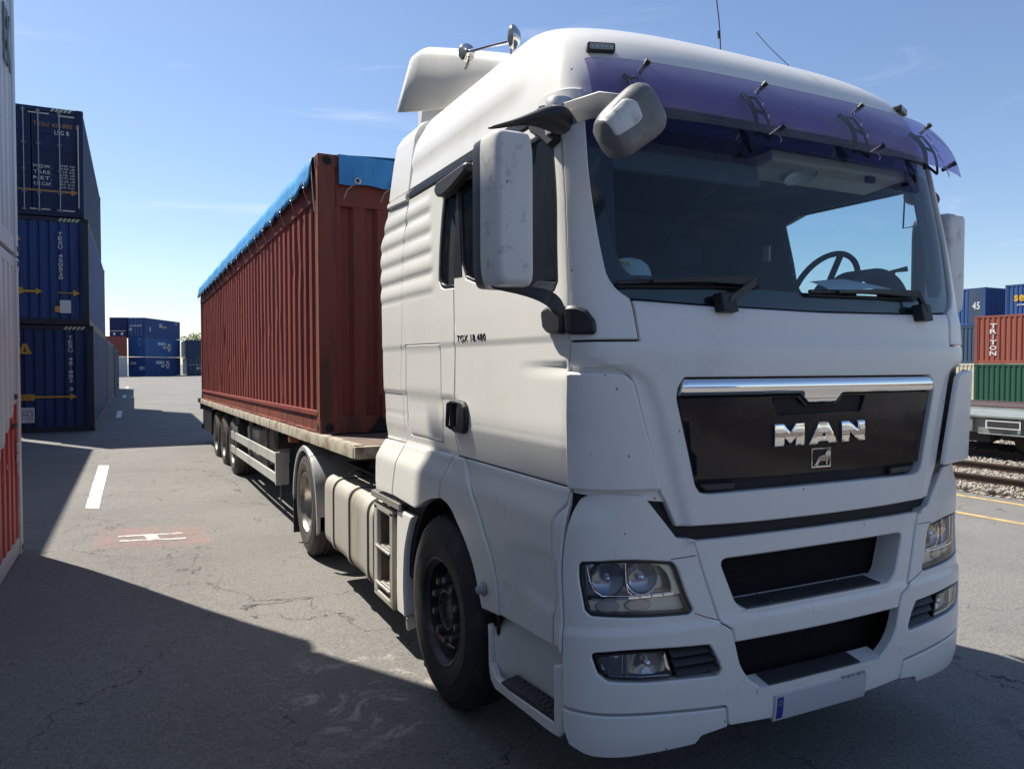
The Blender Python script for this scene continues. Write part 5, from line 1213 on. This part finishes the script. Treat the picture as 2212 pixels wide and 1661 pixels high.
marks(fs_[2], 4.6, 1.6, 1.1, .50, WT, 3, 5); marks(fs_[2], 5.6, 1.50, 1.6, .30, YT, 6, 6); marks(fs_[2], 1.4, .9, .35, .55, WT, 2, 7); marks(fs_[2], 10.6, 2.2, .3, .4, WT, 2, 8)
marks(fs_[2], -1.0, 1.55, 1.8, .16, WT, 12, 9, False); marks(fs_[2], -1.05, .95, .45, .35, WT, 3, 10, False); marks(fs_[0], -.9, 1.75, .8, .30, WT, 5, 11, False); marks(fs_[0], .35, .95, .75, .45, WT, 4, 12, False); marks(fs_[1], .35, 1.5, .05, 1.2, WT, 1, 13, False)
# neighbours of the far stack
for k in (0,):
    o = base + pq * 2.62
    c = container('shipping_container', 12.19, 2.83, BLU6, (o.x, o.y + .4, GZ + 5.66), -an, label='far navy container with two pale squares, left of the far top one', simple=True)
    for x in (-.55, .55): MB().box((x - .15, -.02, .30), (x + .15, .01, .65)).build('pale_square', WT, c)
    MB().box((-1.1, -.02, .85), (1.1, .01, .92)).build('pale_stripe', WT, c)
RED3 = cmat('faded brick container', (.21, .065, .055), (.15, .05, .045), .5, .8)
for i, (m, lab) in enumerate(((GRYC, 'light grey container lettered K at the foot, left of the far blue stack'), (RED3, 'faded brick red container on the grey one, left of the far blue stack'))):
    c = container('shipping_container', 12.19, 2.80, m, (-3.75, 118.6, GZ + i * 2.84), R(96), label=lab, simple=True)
    if i == 0: text('K', lambda a, b, d_: Vector((-1.222 - d_ * .004, 3.1 - a, 1.35 + b)), 1.0, 1.25, KT, c, bold=.03)
# two navy boxes right of the far stack
c = container('shipping_container', 12.19, 2.75, NAV2, (5.7, 127.5, GZ + 2.8), 0, label='plain slate container, upper of the far pair right of the blue stack', simple=True)
c = container('shipping_container', 12.19, 2.75, NAV2, (5.9, 127.5, GZ), 0, label='slate container with pale door bars, lower of the far pair', ends='doors', simple=True)
marks(c, -1.0, 1.6, 2.0, .12, WT, 9, 14, False); marks(c, .1, .9, .9, .4, WT, 4, 15, False)
c = container('shipping_container', 12.19, 2.75, RED3, (8.6, 127.5, GZ), 0, label='dull red container at the far right, beside the slate pair', simple=True)

# ---- right-hand side: stacks beyond the tracks
RED4 = cmat('brick red container', (.27, .080, .055), (.20, .05, .035), .5, .8)
GRN = cmat('bottle green container', (.024, .085, .052), (.016, .055, .038), .5, .8)
BLU7 = cmat('bright blue container', (.035, .085, .23), (.03, .06, .15), .5, .8)
SLT = cmat('slate blue container', (.05, .08, .13), (.035, .05, .08), .5, .8)
CRM = cmat('cream container', (.50, .47, .34), (.34, .30, .20), .5, .8)
RZ = -.66
def lside(c, body, y, z, w, h, m, vertical=False, bold=.01):
    """on the -x side, read from outside (letters run towards -y)"""
    return text(body, lambda a, b, d_: Vector((-1.219 + .012 - d_ * .014, y - a, z + b)), w, h, m, c, 'lettering', bold, vertical)
xf = 38.05 + 1.219
g1 = container('shipping_container', 12.19, 2.56, GRN, (xf, 23.3 - 12.19, RZ), label='bottle green container under the red TRITON one beyond the tracks', castings=True)
g2 = container('shipping_container', 12.19, 2.56, RED4, (xf, 23.3 - 12.19, RZ + 2.58), label='brick red container lettered TRITON beyond the tracks', castings=True)
lside(g2, 'TRITON', 12.19 - 1.0, 1.28, .36, 1.75, WT, True, .02)
xr = 48.5 + 1.219
e1 = container('shipping_container', 12.19, 2.56, CRM, (xr, 29.2, RZ), label='cream container at the bottom behind the green one', castings=True)
e2 = container('shipping_container', 12.19, 2.56, SLT, (xr, 29.2, RZ + 2.58), label='slate blue container with a white framed sign, under the bright blue one', castings=True)
e3 = container('shipping_container', 12.19, 2.56, BLU7, (xr, 29.2, RZ + 5.16), label='bright blue container numbered 45 on top of the slate one', castings=True)
lside(e3, '45', .62, 1.35, .50, .62, WT, False, .02); MB().box((-1.2165, .17, .18), (-1.20, 1.15, 2.45)).build('number_panel', SLT, e3)
lside(e3, 'TEXU 512', 3.0, 1.4, .10, 1.3, WT, True) if 0 else None
t_ = lside(e2, 'ar\ng', 2.02, .72, .50, .66, WT, False, .01)
q_ = [(-.75, -.55), (.5, -.55), (.5, .55), (-.75, .55)]
mb = MB()
for a, b in (((1.60, .24), (1.66, 1.22)), ((1.60, 1.16), (3.0, 1.22)), ((1.60, .24), (3.0, .30))): mb.box((-1.226, a[0], a[1]), (-1.20, b[0], b[1]))
mb.build('sign_frame', WT, e2)
k1 = container('shipping_container', 12.19, 2.56, SLT, (xr, 27.9 - 12.19, RZ), label='plain slate container hidden at the bottom behind the red stack', simple=True)
k2 = container('shipping_container', 12.19, 2.56, SLT, (xr, 27.9 - 12.19, RZ + 2.58), label='plain slate container hidden in the middle behind the red stack', simple=True)
k3 = container('shipping_container', 12.19, 2.56, BLU7, (xr, 27.9 - 12.19, RZ + 5.16), label='blue container with yellow seaco lettering at the right edge', castings=True)
lside(k3, 'seaco', 10.75, 1.66, 1.75, .50, mat('yellow lettering', (.62, .36, .02), .5), False, .03)
marks(k3, 11.0, 1.18, .45, .09, WT, 4, 21, True, -1.219); marks(k3, 10.2, 1.16, .6, .14, RT, 3, 22, True, -1.219)

# ================================================================== GROUND, TRACKS, WAGONS
def gz(x, y):
    z = .07 * np.maximum(sstep(-x, 1.9, 3.3), sstep(y, 8, 14)) * (1 - sstep(x, 2, 6))
    return z - .66 * sstep(x, 17, 30)
xs = np.unique(np.concatenate([np.linspace(-600, -20, 12), np.linspace(-20, -4, 9), np.linspace(-4, 7, 40), np.linspace(7, 32, 30), np.linspace(32, 600, 16)]))
ys = np.unique(np.concatenate([np.linspace(-300, -12, 10), np.linspace(-12, 18, 60), np.linspace(18, 60, 20), np.linspace(60, 1500, 30)]))
X_, Y_ = np.meshgrid(xs, ys); Z_ = gz(X_, Y_)
me = bpy.data.meshes.new('ground'); n = len(xs)
me.from_pydata(np.stack([X_, Y_, Z_], -1).reshape(-1, 3).tolist(), [], [(j * n + i, j * n + i + 1, (j + 1) * n + i + 1, (j + 1) * n + i) for j in range(len(ys) - 1) for i in range(n - 1)])
def asphalt():
    m = bpy.data.materials.new('asphalt'); m.use_nodes = True; nt = m.node_tree; p = nt.nodes['Principled BSDF']
    co = _n(nt, 'ShaderNodeTexCoord').outputs['Object']
    a = mixc(nt, ramp(nt, noise(nt, co, .45, 5, .6), .35, .7), (.235, .226, .208), (.185, .178, .166))
    a = mixc(nt, ramp(nt, noise(nt, co, 3.2, 6, .7), .55, .8, 0, .5), a, (.275, .264, .240))
    a = mixc(nt, ramp(nt, noise(nt, co, 1.1, 5, .7, 1), .60, .74, 0, .45), a, (.085, .083, .082))
    a = mixc(nt, ramp(nt, noise(nt, co, 42, 6, .85), .36, .66), a, mixc(nt, .62, a, (.040, .040, .042)))
    a = mixc(nt, ramp(nt, noise(nt, co, 13, 5, .8), .40, .70, 0, .28), a, (.07, .07, .07))
    vo = _n(nt, 'ShaderNodeTexVoronoi'); vo.inputs['Scale'].default_value = 85; nt.links.new(co, vo.inputs['Vector'])
    sp = _n(nt, 'ShaderNodeSeparateColor'); nt.links.new(vo.outputs['Color'], sp.inputs[0])
    a = mixc(nt, mth(nt, 'MULTIPLY', ramp(nt, sp.outputs[0], .84, .88), ramp(nt, vo.outputs['Distance'], .2, .5, .35, 0)), a, (.34, .33, .30))
    a = mixc(nt, mth(nt, 'MULTIPLY', ramp(nt, sp.outputs[1], .88, .92), ramp(nt, vo.outputs['Distance'], .2, .5, .7, 0)), a, (.03, .03, .033))
    # cracks: two warped cell networks, each broken up by noise
    wv = _n(nt, 'ShaderNodeVectorMath', operation='MULTIPLY_ADD'); nz = _n(nt, 'ShaderNodeTexNoise'); nz.inputs['Scale'].default_value = 1.6; nz.inputs['Detail'].default_value = 7; nz.inputs['Roughness'].default_value = .58
    nt.links.new(co, nz.inputs['Vector']); nt.links.new(nz.outputs[1], wv.inputs[0]); wv.inputs[1].default_value = (1.1, 1.1, 0); nt.links.new(co, wv.inputs[2])
    cr = None
    for sc_, wd, lo, hi, ns in ((.36, .0026, .36, .46, .35), (.95, .0045, .50, .58, .5)):
        v = _n(nt, 'ShaderNodeTexVoronoi', feature='DISTANCE_TO_EDGE'); v.inputs['Scale'].default_value = sc_; nt.links.new(wv.outputs[0], v.inputs['Vector'])
        k = mth(nt, 'MULTIPLY', ramp(nt, v.outputs['Distance'], wd * .35, wd, 1, 0), ramp(nt, noise(nt, co, ns, 3, .6), lo, hi))
        k = mth(nt, 'MULTIPLY', k, ramp(nt, noise(nt, co, 5, 4, .7), .35, .55, .25, .95))
        cr = k if cr is None else mth(nt, 'MAXIMUM', cr, k)
    a = mixc(nt, cr, a, (.028, .028, .030))
    # oil drips and rubber marks
    v = _n(nt, 'ShaderNodeTexVoronoi'); v.inputs['Scale'].default_value = 1.4; nt.links.new(mapv(nt, co, 1, .8, 1), v.inputs['Vector'])
    sp2 = _n(nt, 'ShaderNodeSeparateColor'); nt.links.new(v.outputs['Color'], sp2.inputs[0])
    a = mixc(nt, mth(nt, 'MULTIPLY', ramp(nt, v.outputs['Distance'], .03, .075, .75, 0), ramp(nt, sp2.outputs[0], .45, .5)), a, (.04, .04, .042))
    # chalky scuffs near the front wheel
    xyz = _n(nt, 'ShaderNodeSeparateXYZ'); nt.links.new(co, xyz.inputs[0])
    def blob(cx, cy, rx, ry, lo=.6, hi=1.):
        dx = mth(nt, 'DIVIDE', mth(nt, 'SUBTRACT', xyz.outputs[0], cx), rx); dy = mth(nt, 'DIVIDE', mth(nt, 'SUBTRACT', xyz.outputs[1], cy), ry)
        dd = mth(nt, 'SQRT', mth(nt, 'ADD', mth(nt, 'MULTIPLY', dx, dx), mth(nt, 'MULTIPLY', dy, dy)))
        return ramp(nt, dd, lo, hi, 1, 0)
    a = mixc(nt, mth(nt, 'MULTIPLY', blob(-1.55, 1.9, .8, 1.1, .2, 1), ramp(nt, noise(nt, co, 2.6, 9, .75, 1.5), .50, .66, 0, .85)), a, (.46, .43, .38))
    def rect(x0, x1, y0, y1, e):
        f = mth(nt, 'MULTIPLY', ramp(nt, xyz.outputs[0], x0 - e, x0 + e), ramp(nt, xyz.outputs[0], x1 - e, x1 + e, 1, 0))
        return mth(nt, 'MULTIPLY', f, mth(nt, 'MULTIPLY', ramp(nt, xyz.outputs[1], y0 - e, y0 + e), ramp(nt, xyz.outputs[1], y1 - e, y1 + e, 1, 0)))
    a = mixc(nt, mth(nt, 'MULTIPLY', rect(-3.15, -2.05, 6.25, 7.3, .10), ramp(nt, noise(nt, co, 5, 6), .3, .7, .08, .36)), a, (.33, .14, .12))
    nt.links.new(a, p.inputs['Base Color']); p.inputs['Roughness'].default_value = .82; p.inputs['Specular IOR Level'].default_value = .35
    b = _n(nt, 'ShaderNodeBump'); b.inputs['Strength'].default_value = .55; b.inputs['Distance'].default_value = .006
    h = mth(nt, 'SUBTRACT', mth(nt, 'ADD', noise(nt, co, 95, 3, .8), mth(nt, 'MULTIPLY', noise(nt, co, 22, 4, .7), .8)), mth(nt, 'MULTIPLY', cr, 1.5))
    nt.links.new(h, b.inputs['Height']); nt.links.new(b.outputs[0], p.inputs['Normal'])
    return m
tag(link('ground', me, asphalt(), None, 80), kind='structure')
PAINT = mat('worn road paint', (.72, .71, .66), .7, var=(.30, .29, .27), vscale=9, vlo=.52, vhi=.72, bump=.1)
YPNT = mat('yellow road paint', (.46, .33, .12), .7, var=(.20, .175, .13), vscale=7, vlo=.45, vhi=.7)
def marking(name, pts, m=PAINT, d=.05):
    pl = resample(pts if area(pts) > 0 else pts[::-1], d); c = np.array(pl)
    c = c + rng.normal(0, .0022, c.shape); z = gz(c[:, 0], c[:, 1]) + .004
    me = bpy.data.meshes.new(name); me.from_pydata([(a, b, float(h)) for (a, b), h in zip(c, z)], [], [tuple(range(len(c)))])
    return tag(link(name, me, m), kind='structure')
for a, b in ((8.70, 13.30), (27.0, 31.1), (44, 48), (62, 66)): marking('lane_marking', [(-3.36 - .0 * a, a + .06), (-3.20, a - .05), (-3.205, b - .05), (-3.375, b + .04)], d=.12)
WMK = mat('thin worn paint', (.50, .49, .46), .7, var=(.24, .235, .22), vscale=16, vlo=.45, vhi=.62)
marking('white_mark', [(-2.95, 6.830), (-2.30, 6.945), (-2.30, 6.875), (-2.95, 6.755)], WMK); marking('white_mark', [(-2.935, 6.600), (-2.28, 6.655), (-2.28, 6.575), (-2.935, 6.530)], WMK)
marking('white_mark', [(-2.70, 6.800), (-2.555, 6.825), (-2.545, 6.630), (-2.665, 6.620)], WMK)
for x in (6.75, 8.02):
    marking('yellow_line', [(x, -40), (x + .13, -40), (x + .13, 60), (x, 60)], YPNT, .5)
# ballast sheet with real stones on it
bx = np.linspace(8.45, 19.5, 70); by = np.unique(np.concatenate([np.linspace(-60, -1, 30), np.linspace(-1, 14, 90), np.linspace(14, 90, 40)]))
X_, Y_ = np.meshgrid(bx, by); e = np.minimum(1, np.minimum(X_ - 8.45, 19.5 - X_) / .35)
Z_ = gz(X_, Y_) + .004 + e * (.045 + rng.normal(0, .012, X_.shape)); n = len(bx)
me = bpy.data.meshes.new('ballast_bed'); me.from_pydata(np.stack([X_, Y_, Z_], -1).reshape(-1, 3).tolist(), [], [(j * n + i, j * n + i + 1, (j + 1) * n + i + 1, (j + 1) * n + i) for j in range(len(by) - 1) for i in range(n - 1)])
BALM = mat('ballast', (.40, .36, .30), .85, var=(.14, .12, .10), vscale=9, vlo=.42, vhi=.6, bump=1., bscale=30)
tag(link('ballast_bed', me, BALM), kind='structure')
mb = MB(); V = []; F = []
ico = [(0, 0, 1), (.89, 0, .45), (.28, .85, .45), (-.72, .53, .45), (-.72, -.53, .45), (.28, -.85, .45), (.72, .53, -.45), (-.28, .85, -.45), (-.89, 0, -.45), (-.28, -.85, -.45), (.72, -.53, -.45), (0, 0, -1)]
icf = [(0, 1, 2), (0, 2, 3), (0, 3, 4), (0, 4, 5), (0, 5, 1), (1, 6, 2), (2, 7, 3), (3, 8, 4), (4, 9, 5), (5, 10, 1), (6, 7, 2), (7, 8, 3), (8, 9, 4), (9, 10, 5), (10, 6, 1), (11, 7, 6), (11, 8, 7), (11, 9, 8), (11, 10, 9), (11, 6, 10)]
ico = np.array(ico); st_v = []; st_f = []
for i in range(12000):
    x = random.uniform(8.4, 12.2) if random.random() < .8 else random.uniform(12.2, 16); y = random.uniform(2.5, 10.5); r = random.uniform(.014, .034)
    q = Euler((random.random() * 6, random.random() * 6, random.random() * 6)).to_matrix()
    v = (ico * rng.uniform(.7, 1.3, (12, 1))) @ np.array(q) * r + (x, y, .055 + r * .3 + random.uniform(0, .02)); st_f += [tuple(k + i * 12 for k in f) for f in icf]; st_v.append(v)
me = bpy.data.meshes.new('ballast_stones'); me.from_pydata(np.concatenate(st_v).tolist(), [], st_f)
STN = mat('pale stone', (.38, .345, .295), .8, var=(.20, .17, .14), vscale=11, vlo=.42, vhi=.6)
tag(link('ballast_stones', me, STN), kind='stuff')
RAILM = mat('rusty rail', (.085, .055, .042), .6, .3, var=(.05, .04, .035), vscale=8); RAILT = mat('rail head', (.30, .25, .21), .35, .8)
SLP = mat('old sleeper', (.10, .085, .07), .85, var=(.16, .14, .12), vscale=8)
def track(xc, lab, z0=.0):
    t = empty('railway_track', (xc, 0, z0)); tag(t, lab, 'railway track')
    for sd in (-1, 1):
        x = sd * .7525
        pr = [(-.07, .0), (.07, 0), (.07, .012), (.012, .03), (.012, .115), (.036, .125), (.036, .150), (-.036, .150), (-.036, .125), (-.012, .115), (-.012, .03), (-.07, .012)]
        r = MB().prism([(x + a, b) for a, b in pr], lambda a, b: (a, -50, b), lambda a, b: (a, 90, b)).build('rail', RAILM, t)
        MB().box((x - .030, -50, .1503), (x + .030, 90, .152)).build('rail_head', RAILT, r)
    mb = MB()
    for k in range(-60, 150): mb.box((-1.25, k * .6, -.12), (1.25, k * .6 + .24, -.005 + random.uniform(-.005, .003)))
    mb.build('sleepers', SLP, t)
track(9.75, 'near railway track in pale ballast beside the yellow lines', .06); track(13.2, 'second railway track carrying the grey flat wagon', .06); track(17.3, 'third railway track under the brown flat wagon', .04)
WG = mat('wagon grey green', (.22, .25, .235), .5, var=(.15, .165, .155), vscale=3, bump=.1); WB = mat('wagon brown', (.075, .042, .032), .65, var=(.04, .03, .025), vscale=4)
def wagon(xc, y0, y1, z, m, lab, h=.32):
    t = empty('flat_wagon', (xc, (y0 + y1) / 2, z)); tag(t, lab, 'rail wagon'); yc = (y0 + y1) / 2; a, b = y0 - yc, y1 - yc
    for sd in (-1, 1):
        x = sd * 1.28; q = MB()
        q.prism([(a, .72), (b, .72), (b, .72 - h * .6), (b - 2.2, .72 - h), (a + 2.2, .72 - h), (a, .72 - h * .6)], lambda y, zz: (x, y, zz), lambda y, zz: (x - sd * .05, y, zz))
        q.box((min(x + sd * .07, x - sd * .05), a, .70), (max(x + sd * .07, x - sd * .05), b, .745)); q.box((min(x + sd * .05, x), a + 2.2, .72 - h - .02), (max(x + sd * .05, x), b - 2.2, .72 - h))
        for k in range(int((b - a) / .9)): q.box((min(x, x + sd * .05), a + .4 + k * .9, .74 - h), (max(x, x + sd * .05), a + .46 + k * .9, .70))
        q = q.build('sole_bar', m, t, None, .006)
        lp_ = MB().box((min(x + sd * .052, x), b - 3.0, .50), (max(x + sd * .056, x), b - 2.35, .66)).build('plate_frame', WT, q)
        MB().box((min(x + sd * .054, x), b - 2.97, .525), (max(x + sd * .060, x), b - 2.38, .635)).build('plate', KT, lp_)
    dk = MB().box((-1.2, a, .68), (1.2, b, .72)); 
    for k in range(9): dk.box((-1.15, a + .3 + k * (b - a) / 9, .50), (1.15, a + .42 + k * (b - a) / 9, .68))
    dk.build('deck', m, t)
    for yb in (a + 2.0, b - 2.0):
        bg = MB().box((-1.15, yb - 1.2, .38), (-1.0, yb + 1.2, .52)).box((1.0, yb - 1.2, .38), (1.15, yb + 1.2, .52)).box((-1.1, yb - .25, .35), (1.1, yb + .25, .6))
        for sd in (-1, 1): bg.box((min(sd * 1.18, sd * 1.02), yb - .35, .22), (max(sd * 1.18, sd * 1.02), yb + .35, .40))
        bg = bg.build('bogie', DSTEEL, t)
        for dy in (-.9, .9):
            for sd in (-1, 1): MB().lathe([(r_ * .72, d_) for r_, d_ in ((.001, .03), (.12, .03), (.15, .0), (.38, .01), (.42, .0), (.46, -.01), (.46, -.09), (.49, -.10), (.49, -.13), (.1, -.13))], (sd * .82, yb + dy, .335 - .0), (sd, 0, 0), 40).build('wagon_wheel', mat('wagon wheel', (.05, .04, .035), .6, .4), bg, 40)
            MB().box((-1.22, yb + dy - .12, .36), (-1.02, yb + dy + .12, .56)).build('axle_box', DSTEEL, bg, None, .02)
    for e_ in (a, b):
        for x in (-.87, .87): MB().lathe([(.06, 0), (.06, .35), (.20, .36), (.21, .40), (.001, .41)], (x, e_, .60), (0, 1 if e_ > 0 else -1, 0), 24).build('buffer', DSTEEL, t, 50)
    return t
wagon(13.2, -6.2, 8.9, .20, WG, 'empty grey green flat wagon on the second track')
wagon(17.3, -3.0, 12.5, .16, WB, 'brown flat wagon on the third track behind the grey one', .2)
# ---- trees and a mast in the far distance
LEAF = mat('leaf', (.085, .14, .03), .7, var=(.045, .085, .02), vscale=.5, vlo=.4, vhi=.65)
LEAF2 = mat('yellow green leaf', (.14, .20, .04), .7, var=(.08, .12, .03), vscale=.6)
BARK = mat('bark', (.10, .08, .06), .9)
def tree(x, y, h, r, m, lab, seed):
    rd = random.Random(seed); t = empty('tree', (x, y, .05)); tag(t, lab, 'tree', 'far trees beyond the yard')
    k = MB().tube([(0, 0, 0), (.1, 0, h * .3), (-.1, .1, h * .6), (0, 0, h * .85)], [.22, .17, .11, .04], 8)
    for i in range(6):
        a = rd.random() * 6.28; k.tube([(0, 0, h * (.3 + .08 * i)), (r * .4 * math.cos(a), r * .4 * math.sin(a), h * (.45 + .08 * i)), (r * .75 * math.cos(a), r * .75 * math.sin(a), h * (.52 + .08 * i))], [.08, .05, .02], 5)
    k.build('trunk', BARK, t)
    V = []; F = []
    cl = [(rd.gauss(0, r * .42), rd.gauss(0, r * .42), h * rd.uniform(.32, .95), r * rd.uniform(.22, .42)) for _ in range(26)]
    for i in range(2600):
        c = rd.choice(cl); p = Vector((rd.gauss(0, 1), rd.gauss(0, 1), rd.gauss(0, .8))).normalized() * c[3] * rd.uniform(.5, 1.05) + Vector(c[:3]); s_ = rd.uniform(.10, .24)
        u = Vector((rd.gauss(0, 1), rd.gauss(0, 1), rd.gauss(0, 1))).normalized(); w_ = u.orthogonal().normalized(); n_ = len(V)
        V += [p + u * s_, p + w_ * s_ * .6, p - u * s_, p - w_ * s_ * .6]; F.append((n_, n_ + 1, n_ + 2, n_ + 3))
    MB().add(V, F).build('crown', m, t)
for i, (x, y, h, r, m) in enumerate(((9.2, 155, 7.4, 3.4, LEAF2), (17.0, 158, 9.5, 3.6, LEAF), (21.5, 154, 8.8, 3.4, LEAF2), (26, 160, 10, 4, LEAF), (31, 156, 9, 3.6, LEAF))):
    tree(x, y, h, r, m, ('bright green tree just right of the far slate containers', 'tall dark green tree behind the trailer, second from the left', 'light green tree hidden behind the trailer', 'large dark tree hidden behind the trailer', 'last green tree of the far row')[i], i + 3)
ms = MB().tube([(0, 0, 0), (0, 0, 13)], [.16, .08], 8).build('light_mast', STEEL, None)
ms.location = (15.5, 185, 0); tag(ms, 'thin lighting mast far behind the yard, left of the trailer', 'mast')
MB().box((-.9, -.2, 12.6), (.9, .2, 12.9)).box((-.5, -.2, 11.8), (.5, .2, 12.0)).build('floodlight', STEEL, ms)

# ---- what stands behind the viewer (seen only in the chrome and the glass)
for i, (x, m, z, lab) in enumerate(((-9, BLU4, 0, 'mid blue container behind the viewer, left bottom'), (-9, RED4, 2.62, 'brick red container behind the viewer, left top'), (4.5, BLU7, 0, 'bright blue container behind the viewer, centre bottom'), (4.5, RED4, 2.62, 'brick red container behind the viewer, centre top'), (18, BLU4, 0, 'mid blue container behind the viewer, right bottom'), (18, G1, 2.62, 'grey blue container behind the viewer, right top'))):
    container('shipping_container', 12.19, 2.59, m, (x + 6.1, -32, z), R(90), label=lab, simple=True)
